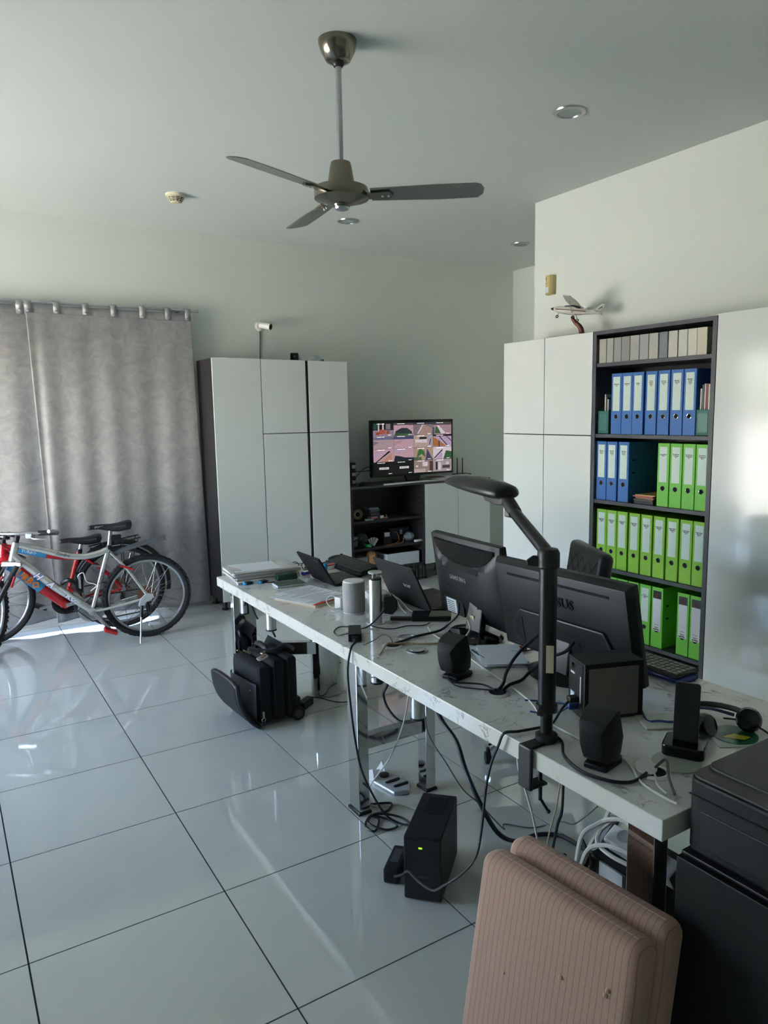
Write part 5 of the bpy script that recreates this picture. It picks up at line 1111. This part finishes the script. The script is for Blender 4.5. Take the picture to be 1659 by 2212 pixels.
# ================================================================== rolling case
su = thing('rolling_case', 'black nylon rolling briefcase with its front pocket hanging open', 'rolling case', (1.19, 1.165, 0), R(3))
for k, (x0, x1, zt) in enumerate(((.0, .075, .325), (.08, .155, .345), (.16, .225, .35))):
    o = MB().bb(x0, x1, 0, .33, .02, zt).build(['front_compartment', 'middle_compartment', 'back_compartment'][k], NYLON, su, bevel=.022, seg=3)
    for yy in (-.001, .331): MB().tube(smooth([(x0+.01, yy, .05), (x0+.008, yy, zt-.04), (x0+.02, yy+.02*(1 if yy < .1 else -1), zt-.005)]), .004, 6).build('piping', RUBBER, o)
FLAP = []
for j in range(9):
    v = j/8; x = -.115*v**.8-.012*math.sin(v*PI)*2.2; z = .012+.255*v**1.1
    FLAP.append((x, z))
vs = [(x, y, z - .02*(abs(y-.165)/.165)**4*(1 if j == 8 else 0)) for j, (x, z) in enumerate(FLAP) for y in (-.0, .035, .1, .165, .23, .295, .33)]
o = MB().add(vs, [(j*7+i, j*7+i+1, (j+1)*7+i+1, (j+1)*7+i) for j in range(8) for i in range(6)]).build('front_flap', NYLON, su, smooth=60)
s_ = o.modifiers.new('thick', 'SOLIDIFY'); s_.thickness = .022; s_.offset = 0
MB().tube(smooth([(FLAP[j][0], -.002, FLAP[j][1]) for j in range(9)], 3), .012, 8).build('flap_piping', LEATHER, o); MB().tube([(FLAP[8][0], y, FLAP[8][1]-(.02*(abs(y-.165)/.165)**4)) for y in (0, .035, .1, .165, .23, .295, .33)], .012, 8).build('flap_piping', LEATHER, o)
MB().add([(-.012, .01, .05), (-.012, .32, .05), (-.01, .32, .24), (-.05, .25, .255), (-.05, .08, .255), (-.01, .01, .24)], [(0, 1, 2, 3, 4, 5)]).build('pocket_lining', mat('grey_lining', (150, 154, 168), .5), su)
MB().tube(smooth([(.115, .13, .345), (.11, .14, .375), (.11, .2, .385), (.11, .26, .375), (.115, .27, .345)]), .011, 8, flat=1.4).build('carry_handle', LEATHER, su)
MB().add([(.165, .1, .34), (.165, .3, .34), (.20, .3, .395), (.2, .1, .395), (.222, .3, .34), (.222, .1, .34)], [(0, 1, 2, 3), (3, 2, 4, 5)]).build('trolley_sleeve', NYLON, su)
MB().tube(smooth([(.06, .22, .36), (.13, .1, .37), (.19, .05, .40), (.22, .02, .38)]), .006, 6, flat=3).build('strap', NYLON, su)
ZP = mat('zip_pull_metal', (176, 166, 140), .35, .8)
for (x, y, z, a) in ((.03, .3, .335, 20), (.05, .25, .34, -30), (.015, .34, .31, 50), (-.03, .05, .2, 80)): MB().bb(-.022, .022, -.005, .005, -.003, .003).build('zip_pull', ZP, su, (x, y, z), (R(20), R(30), R(a)), bevel=.002)
tg = MB().prism(rrect(.085, .026, .01), 0, .003, 'z').build('luggage_tag', WPLAS, su, (.05, .05, .362), (R(30), R(0), R(30))); text('CREW', .018, INKR, tg, (.008, 0, .0033), (0, 0, 0)); MB().bb(-.03, .03, -.007, .007, 0, .006).build('tag_strap', ZP, su, (.105, .135, .356), (0, 0, R(25)))
lk = MB().bb(-.012, .012, -.006, .006, 0, .022).build('padlock', mat('dark_padlock', (50, 54, 60), .3, .6), su, (.012, -.02, .025), bevel=.002); MB().torus((0, 0, .03), .01, .002, 16, 6, 'y').build('shackle', CHROME, lk); MB().bb(-.005, .005, -.003, .003, .038, .075).build('chain_link', ZP, lk)
for y in (-.012, .31): MB().cyl((.215, y-.006, .036), (.215, y+.02, .036), .036, n=24).build('wheel', RUBBER, su)
MB().cyl((.215, -.0205, .036), (.215, -.0185, .036), .022, n=20).build('wheel_cap', mat('brown_grey_cap', (70, 64, 60), .4), su)
MB().bb(.17, .24, 0, .33, .015, .12).build('base_guard', BLACKM, su, bevel=.01)
ab = thing('floor_power_brick', 'black power brick on the floor behind the rolling case', 'power brick', (1.515, 1.305, 0), R(35))
MB().bb(-.06, .045, -.022, .022, .001, .045).build('body', BLACKM, ab, bevel=.004); MB().cyl((.045, 0, .03), (.065, 0, .028), .006, .004, 8).build('strain_relief', RUBBER, ab)

# ================================================================== things on the floor by the desk
up = thing('backup_battery', 'black tower battery backup on the floor with a green light', 'battery backup', (1.087, -.377, 0), R(43))
MB().bb(0, .29, -.128, 0, .004, .228).build('case', BLACKM, up, bevel=.006)
MB().bb(-.002, .002, -.123, -.005, .009, .223).build('front_panel', mat('dark_front_panel', (22, 22, 24), .4), up)
MB().box((-.0025, -.058, .192), (.002, .012, .005)).build('power_light', mat('green_led', (150, 230, 40), .3, emit=.35), up); MB().box((-.0025, -.065, .09), (.0015, .03, .008)).build('badge', mat('dim_badge', (60, 60, 60), .4), up)
for k in range(9): MB().bb(.16+.0115*k, .166+.0115*k, -.095, -.035, .228, .2292).build('vent_slot', HOLE, up)
ad = thing('wall_adapter', 'black flat adapter on the floor beside the battery backup', 'adapter', (1.145, -.235, 0), R(43))
MB().bb(-.075, .075, -.028, .028, 0, .055).build('body', BLACKM, ad, bevel=.008); MB().bb(-.03, .05, -.015, .015, .0552, .056).build('label', DARKE, ad)
fg = thing('silver_gadget', 'silver plastic cradle with three finger-like lobes on the floor', 'cradle', (1.45, .30, 0), R(-75))
MB().prism([(-.13, -.045), (.08, -.065), (.12, -.01), (.07, .05), (-.12, .045)], 0, .02, 'z').build('tray', mat('silver_plastic', (176, 180, 186), .3, .2), fg, bevel=.008)
for k in range(2): MB().bb(-.035, .035, -.006, .006, .0202, .026).build('slot_pad', BLACKM, fg, (.01+.05*k, .0, 0), (0, 0, R(75)), bevel=.002)
MB().lathe([(.02, .02), (.022, .028), (.01, .03)], 20, (-.05, .01, 0)).build('knob', BLACKM, fg)
MB().prism([(-.14, 0), (-.05, 0), (-.06, .07), (-.1, .05)], -.05, -.046, 'y').build('side_plate', WPLAS, fg); MB().prism([(-.14, 0), (-.07, 0), (-.1, .06)], .046, .05, 'y').build('side_plate', WPLAS, fg)
pc = thing('power_supply_box', 'black upright power box under the near end of the desk', 'power box', (1.42, -1.06, 0))
MB().bb(-.10, .1, -.085, .09, 0, .40).build('case', BLACKM, pc, bevel=.006); MB().bb(-.101, -.1, -.03, .05, .355, .395).build('label', GPLAS, pc)
ps = thing('white_power_strip', 'white power strip tilted among the white cables', 'power strip', (1.40, -1.09, .402))
MB().bb(-.028, .028, -.12, .10, 0, .05).build('body', WPLAS, ps, (0, 0, .01), (0, R(-30), 0), bevel=.006)
for k in range(3): MB().lathe([(.016, 0), (.018, .002)], 16).build('outlet', GPLAS, ps, (-.022, -.07+.06*k, .06), (0, R(-30), 0))
# cushions
def cushion(x, y, label, pil):
    t = thing('seat_cushion', label, 'cushion', (x, y, .0), group='dusty pink seat cushions', rot=(0, R(10.5), R(6)))
    nx, nz = 18, 20; W_, H_, T_ = .465, .535, .085; vs, fs = [], []
    b = MB().bb(0, T_, -W_, 0, .0, H_).mesh('pad', CUSH, .034, 5)
    o = link('pad', b, t)
    MB().tube([(.034+T_*0, -.03, H_+.0005-.001), (.034, -W_+.03, H_-.001)], .0022, 6).build('seam', CUSH, t)
    random.seed(pil)
    for k in range(14):
        yy, zz = -random.uniform(.04, .43), random.uniform(.06, .49); MB().sphere((0, 0, 0), random.uniform(.0025, .006), 6, 4).build('pilling', mat('fabric_fuzz', (206, 180, 150), .95, var=.2), t, (-.0015, yy, zz))
    return t
cushion(.862, -.955, 'dusty pink ribbed seat cushion in front, leaning against its twin', 4)
cushion(.957, -.948, 'dusty pink ribbed seat cushion behind, leaning on the printer cabinet', 8)
# printer cabinet + printer
pcb = thing('printer_cabinet', 'black low cabinet at the end of the desk under the printer', 'cabinet', (1.187, -1.345, 0), -PI/2)
MB().bb(0, .62, .02, .56, 0, .645).build('carcass', DARKW, pcb, bevel=.002); MB().bb(.003, .617, 0, .019, .02, .64).build('door', BLACKM, pcb, bevel=.002)
MB().bb(.02, .6, .05, .53, .645, .658).build('top_riser', BLACK, pcb)
pr_ = thing('inkjet_printer', 'black inkjet printer with a small tilted screen at the right edge', 'printer', (1.205, -1.352, .658), -PI/2)
PRG = mat('dark_grey_printer', (52, 50, 48), .5, var=.06)
MB().prism([(0+.012, 0), (.012, 0)][:0] or rrect(.50, .46, .03, 5, .25, .23), 0, .165, 'z').build('body', BLACKM, pr_, bevel=.006)
MB().prism(rrect(.49, .40, .03, 5, .25, .255), .165, .176, 'z').build('scanner_lid', PRG, pr_, bevel=.004)
MB().prism(rrect(.492, .16, .025, 5, .25, .085), .165, .1705, 'z').build('control_panel', PRG, pr_, bevel=.002)
MB().bb(.165, .235, .04, .085, .171, .173).build('display', mat('grey_display', (128, 130, 118), .3), pr_); MB().bb(.22, .33, .018, .09, .1706, .1715).build('key_area', BLACKG, pr_)
for k in range(3): MB().cyl((.26+.025*k, .045, .1715), (.26+.025*k, .045, .173), .006, n=10).build('button', mat('green_button', (110, 150, 120), .4), pr_)
MB().bb(.2, .44, .10, .112, .1762, .178).build('lid_slot', HOLE, pr_)
text('IX', .026, mat('silver_print', (196, 200, 204), .4), pr_, (.09, .07, .1712), (0, 0, PI), name='lettering')
MB().bb(.01, .49, -.002, .0, .128, .131).build('seam_line', HOLE, pr_); MB().bb(.04, .46, -.002, .0, .02, .1).build('paper_tray', BLACK, pr_, bevel=.001)
# office chair
oc = thing('office_chair', 'black quilted leather office chair behind the monitors', 'chair', (2.21, .26, 0), R(-27))
MB().bb(-.23, .23, -.23, .23, .44, .52).build('seat', LEATHER, oc, bevel=.03, seg=3)
Bk = Matrix.Translation((.235, 0, .50)) @ Matrix.Rotation(R(8), 4, 'Y')
MB().bb(-.035, .035, -.22, .22, .0, .475, Bk).build('backrest', LEATHER, oc, bevel=.028, seg=3)
for k in range(9):
    o_ = -.36+.09*k
    for sg in (1, -1):
        pts = [(y, .24+sg*(y)+o_) for y in (-.19, .19)]; q = []
        for i in range(9):
            y = -.19+.38*i/8; z = .24+sg*y+o_
            if .03 < z < .445: q.append((-.0352, y, z))
        if len(q) > 1: MB().tube(q, .0022, 5, M=Bk).build('quilt_seam', RUBBER, oc)
MB().bb(.16, .24, -.03, .03, .40, .53).build('back_bracket', BLACK, oc); MB().cyl((0, 0, .09), (0, 0, .44), .028, n=16).build('gas_column', CHROME, oc)
for k in range(5):
    a = 2*PI*k/5; e = (math.cos(a)*.29, math.sin(a)*.29, .075)
    sp_ = MB().tube([(0, 0, .11), e], [.03, .018], 10).build('star_leg', CHROME, oc); MB().cyl((e[0]-.012, e[1], .028), (e[0]+.012, e[1], .028), .028, n=16).cyl((e[0], e[1], .04), (e[0], e[1], .075), .008, n=8).build('caster', RUBBER, sp_)

# ================================================================== cables
GRY = mat('grey_cable', (92, 92, 92), .6); WCB = mat('white_cable', (206, 204, 198), .5); BEG = mat('beige_cable', (176, 158, 128), .5); BLC = mat('blue_cable', (30, 56, 110), .45); BCB = mat('black_cable', (22, 22, 24), .5); BRC = mat('brown_wire', (96, 84, 70), .5)
CABLES = [
 ('power_cable', [(1.199, .127, .735), (1.155, .085, .728), (1.145, .095, .64), (1.15, .089, .512), (1.165, .085, .359), (1.19, .075, .22), (1.24, .02, .08), (1.29, -.02, .03), (1.33, -.09, .04), (1.345, -.16, .09)], .0042, BCB, 'black power cable dropping from the laptop brick down the desk leg'),
 ('lamp_cable', [(1.262, -.836, .728), (1.191, -.824, .73), (1.15, -.812, .731), (1.143, -.795, .69), (1.142, -.765, .625), (1.13, -.757, .554), (1.12, -.749, .427), (1.1, -.748, .348), (1.08, -.713, .285), (1.06, -.648, .216), (1.05, -.601, .176), (1.05, -.525, .161), (1.055, -.456, .156), (1.06, -.408, .115), (1.08, -.33, .058)], .0042, BCB, 'black cable looping from the desk lamp down past the battery backup'),
 ('thick_power_cable', [(1.42, -.09, .665), (1.42, -.11, .483), (1.42, -.222, .411), (1.42, -.277, .325), (1.42, -.345, .248), (1.47, -.40, .12), (1.60, -.36, .02), (1.70, -.36, .012), (1.77, -.42, .012), (1.74, -.6, .05), (1.58, -.8, .26), (1.48, -.95, .46)], .0085, mat('navy_black_cable', (34, 38, 46), .5), 'thick dark cable sagging to the floor under the desk'),
 ('thin_white_cable', [(1.32, -.06, .66), (1.325, -.043, .522), (1.35, .051, .361), (1.38, .196, .179), (1.35, .30, .03), (1.289, .231, .006), (1.312, .163, .006), (1.386, .13, .006), (1.43, .048, .006)], .003, WCB, 'thin white cable hanging from the lowered socket to the floor'),
 ('thin_grey_cable', [(1.36, -.1, .66), (1.36, -.105, .525), (1.36, -.128, .418), (1.38, -.218, .33), (1.42, -.263, .238), (1.46, -.308, .19), (1.6, -.28, .03), (1.651, -.226, .006), (1.723, -.307, .006), (1.842, -.336, .006), (1.7, -.55, .15), (1.5, -.835, .413)], .0025, GRY, 'thin grey cable crossing the floor toward the cable bundle'),
 ('coiled_flat_cable', [(1.29, .2, .006), (1.364, .158, .006), (1.317, .116, .006), (1.245, .123, .006), (1.191, .067, .006), (1.205, .018, .006), (1.259, .081, .006), (1.24, .114, .014), (1.292, .058, .006), (1.294, -.003, .006), (1.24, .007, .006), (1.207, .076, .014), (1.263, .099, .02), (1.34, .046, .006), (1.351, -.06, .006)], .0045, BCB, 'flat black cable coiled on the floor at the middle desk leg'),
 ('plug_cable', [(1.4, .24, .66), (1.4, .225, .509), (1.4, .265, .435), (1.4, .229, .386), (1.4, .149, .362), (1.4, .079, .379), (1.38, -.02, .43)], .0065, BCB, 'black cable hanging in a loop under the desk from a loose plug'),
 ('white_drop_cable', [(1.4, -.58, .665), (1.4, -.584, .484), (1.4, -.611, .424), (1.4, -.656, .333), (1.42, -.67, .2), (1.5, -.6, .04), (1.678, -.432, .006)], .0035, WCB, 'white cable dropping straight to the floor behind the lamp clamp'),
 ('black_drop_cable', [(1.35, -.84, .665), (1.35, -.838, .466), (1.35, -.82, .399), (1.36, -.79, .3), (1.4, -.72, .12), (1.5, -.62, .006)], .0045, BCB, 'black cable dropping beside a thin white one under the lamp'),
 ('cream_drop_cable', [(1.34, -.85, .665), (1.33, -.84, .5), (1.33, -.82, .42), (1.33, -.80, .34), (1.37, -.74, .14), (1.46, -.60, .006)], .0025, BEG, 'thin cream cable twisted with the black drop cable'),
 ('monitor_power_cable', [(1.615, .02, .85), (1.595, .0, .81), (1.59, .05, .765), (1.551, .062, .737), (1.448, .076, .728), (1.37, .057, .728), (1.324, .05, .727)], .0052, BCB, 'thick black cable from the curved-vent monitor to the grommet'),
 ('monitor_video_cable', [(1.60, -.06, .80), (1.58, -.10, .775), (1.55, -.09, .74), (1.51, -.065, .728), (1.42, -.02, .728), (1.376, .02, .728), (1.322, .03, .733), (1.289, .035, .738), (1.259, .018, .728), (1.212, -.034, .727)], .0042, BEG, 'beige monitor cable lying across the marble to the grommet'),
 ('long_white_cable', [(1.56, .16, .727), (1.515, .05, .727), (1.5, -.102, .727), (1.46, -.26, .727), (1.43, -.393, .727), (1.41, -.498, .727), (1.37, -.667, .727), (1.31, -.80, .727), (1.30, -.9, .727), (1.30, -.968, .727), (1.305, -1.099, .727), (1.247, -1.199, .727), (1.235, -1.269, .727), (1.235, -1.31, .727)], .0032, WCB, 'long white cable running the length of the desk past the lamp'),
 ('white_adapter_cable', [(1.625, .54, .777), (1.62, .50, .767), (1.615, .46, .737), (1.61, .42, .727), (1.60, .39, .727)], .0028, WCB, 'short white cable curving down from the white network box'),
 ('white_patch_cable', [(1.625, .56, .777), (1.64, .50, .757), (1.64, .42, .727), (1.66, .36, .727), (1.68, .335, .727)], .0028, WCB, 'white cable from the network box toward the laptop hinge'),
 ('speaker_cable', [(1.285, -.36, .735), (1.268, -.40, .727), (1.293, -.434, .727), (1.335, -.479, .727), (1.338, -.53, .727), (1.337, -.55, .718)], .0032, BCB, 'upper of two black cables from the small speaker to the grommet'),
 ('speaker_wire', [(1.275, -.36, .73), (1.26, -.442, .727), (1.295, -.499, .727), (1.325, -.535, .727), (1.332, -.55, .718)], .0024, BCB, 'thinner lower black wire from the small speaker to the grommet'),
 ('display_cable', [(1.345, -.553, .729), (1.385, -.53, .735), (1.44, -.48, .745), (1.51, -.44, .77), (1.57, -.43, .80), (1.60, -.46, .84)], .0055, BCB, 'thick black cable rising from the grommet to the wide monitor'),
 ('display_power_cable', [(1.347, -.568, .729), (1.394, -.55, .735), (1.45, -.545, .737), (1.5, -.53, .75), (1.54, -.57, .80), (1.57, -.62, .83), (1.60, -.629, .86)], .0055, BCB, 'thick black cable passing behind the lamp pole to the wide monitor'),
 ('network_cable', [(1.36, -.66, .727), (1.40, -.70, .727), (1.43, -.77, .735), (1.42, -.80, .75)], .003, BLC, 'blue network cable entering the drive tower from the left'),
 ('usb_cable', [(1.372, -.83, .758), (1.36, -.81, .742), (1.345, -.778, .727), (1.315, -.734, .727)], .003, BLC, 'blue usb cable plugged low into the drive tower'),
 ('tower_power_cable', [(1.372, -.835, .78), (1.35, -.83, .76), (1.32, -.83, .73), (1.285, -.845, .727), (1.26, -.85, .727)], .0036, BCB, 'black cable from the drive tower passing the lamp foot'),
 ('blue_desk_cable', [(1.573, -.93, .735), (1.545, -.975, .727), (1.555, -1.005, .735), (1.579, -1.03, .735), (1.645, -1.045, .73), (1.694, -1.03, .727), (1.735, -.998, .727)], .0036, BLC, 'dark blue cable curving across the desk from the drive tower'),
 ('lamp_power_lead', [(1.262, -.86, .727), (1.25, -.93, .727), (1.195, -.996, .727), (1.17, -1.081, .727), (1.187, -1.145, .727), (1.215, -1.178, .727), (1.246, -1.186, .727), (1.29, -1.18, .73)], .0042, BCB, 'black cable sweeping along the desk edge from the lamp to the open grommet'),
 ('brick_loop_cable', [(1.285, .29, .742), (1.262, .374, .727), (1.211, .33, .727), (1.20, .275, .727), (1.225, .235, .74)], .003, BCB, 'small black cable loop left of the laptop power brick'),
 ('socket_cable', [(1.285, .265, .74), (1.34, .30, .727), (1.382, .315, .735), (1.43, .315, .77), (1.455, .32, .79)], .003, BCB, 'thin black cable rising from the power brick to the socket column'),
 ('phone_cable', [(1.375, .31, .727), (1.394, .255, .727), (1.429, .221, .727), (1.50, .221, .727), (1.555, .19, .727), (1.60, .205, .727)], .0026, BCB, 'thin black cable lying across the marble to the portable drive'),
 ('bell_wire', [(1.219, .101, .727), (1.283, .122, .732), (1.31, .106, .752), (1.315, .06, .75), (1.319, .045, .727)], .0018, BRC, 'very thin brown wire arching out of the grommet'),
 ('under_desk_cable', [(1.29, 1.54, .66), (1.3, 1.535, .60), (1.315, 1.52, .529), (1.325, 1.49, .49)], .005, BCB, 'black cable hanging inside the far desk leg'),
 ('socket_tail_cable', [(1.33, 1.47, .66), (1.345, 1.42, .56), (1.345, 1.35, .47), (1.345, 1.30, .435), (1.35, 1.33, .445)], .0055, BCB, 'black cable curling out below the far lowered socket'),
 ('floor_brick_cable', [(1.565, 1.335, .03), (1.623, 1.36, .008), (1.68, 1.25, .006), (1.76, 1.22, .006), (1.85, 1.25, .006)], .003, BCB, 'black cable from the floor power brick past the chrome leg'),
 ('cream_grommet_cable', [(1.31, -1.17, .735), (1.30, -1.197, .728), (1.269, -1.228, .727), (1.252, -1.268, .727)], .0028, WCB, 'short cream cable coming out of the open grommet'),
 ('grey_grommet_cable', [(1.32, -1.18, .735), (1.335, -1.20, .76), (1.30, -1.236, .74), (1.265, -1.28, .727)], .0035, GRY, 'short grey cable arching out of the open grommet'),
 ('headset_cable', [(1.73, -1.09, .73), (1.76, -1.12, .727), (1.76, -1.18, .727), (1.74, -1.24, .727), (1.76, -1.30, .727)], .003, BCB, 'thin black headset cable trailing off the desk by the printer'),
 ('white_mains_cable', [(1.3, -.936, .30), (1.3, -.96, .444), (1.33, -.99, .489), (1.36, -1.03, .52), (1.33, -.991, .462), (1.3, -.979, .398), (1.3, -.946, .28)], .006, WCB, 'thick white mains cable bent in a narrow hoop under the desk'),
 ('white_coil_cable', [(1.35, -1.02, .55), (1.34, -1.0, .483), (1.31, -1.01, .454), (1.3, -1.064, .447), (1.29, -1.15, .463)], .006, WCB, 'white cable curving down in front of the power strip'),
 ('white_lower_cable', [(1.28, -.964, .30), (1.29, -.987, .416), (1.30, -1.033, .46), (1.30, -1.108, .482), (1.29, -1.18, .49)], .006, WCB, 'white cable arching low across the black power box'),
 ('white_upper_cable', [(1.34, -1.0, .50), (1.34, -1.03, .52), (1.34, -1.076, .535), (1.33, -1.13, .515), (1.32, -1.17, .46)], .006, WCB, 'white cable arching highest under the near end of the tabletop'),
 ('white_hanging_cable', [(1.29, -1.165, .46), (1.28, -1.15, .40), (1.275, -1.135, .34), (1.275, -1.13, .25), (1.28, -1.12, .1)], .006, WCB, 'white cable hanging beside the nearest chrome leg'),
 ('black_bundle_cable', [(1.33, -.93, .42), (1.32, -.96, .40), (1.30, -.98, .37), (1.28, -.93, .34), (1.3, -.90, .36), (1.3, -.88, .30)], .006, BCB, 'black cable knotted among the white cable loops'),
]
for nm, pts, r_, m_, lb in CABLES: cable(nm, pts, r_, m_, lb)
lp = thing('loose_plug', 'black two-pin plug dangling under the desk', 'plug', (1.40, .285, .515), R(150))
MB().bb(-.012, .018, -.016, .016, -.03, .03).build('body', BLACKM, lp, bevel=.006)
for z in (-.01, .01): MB().cyl((.018, 0, z), (.042, 0, z), .0025, n=8).build('pin', CHROME, lp)
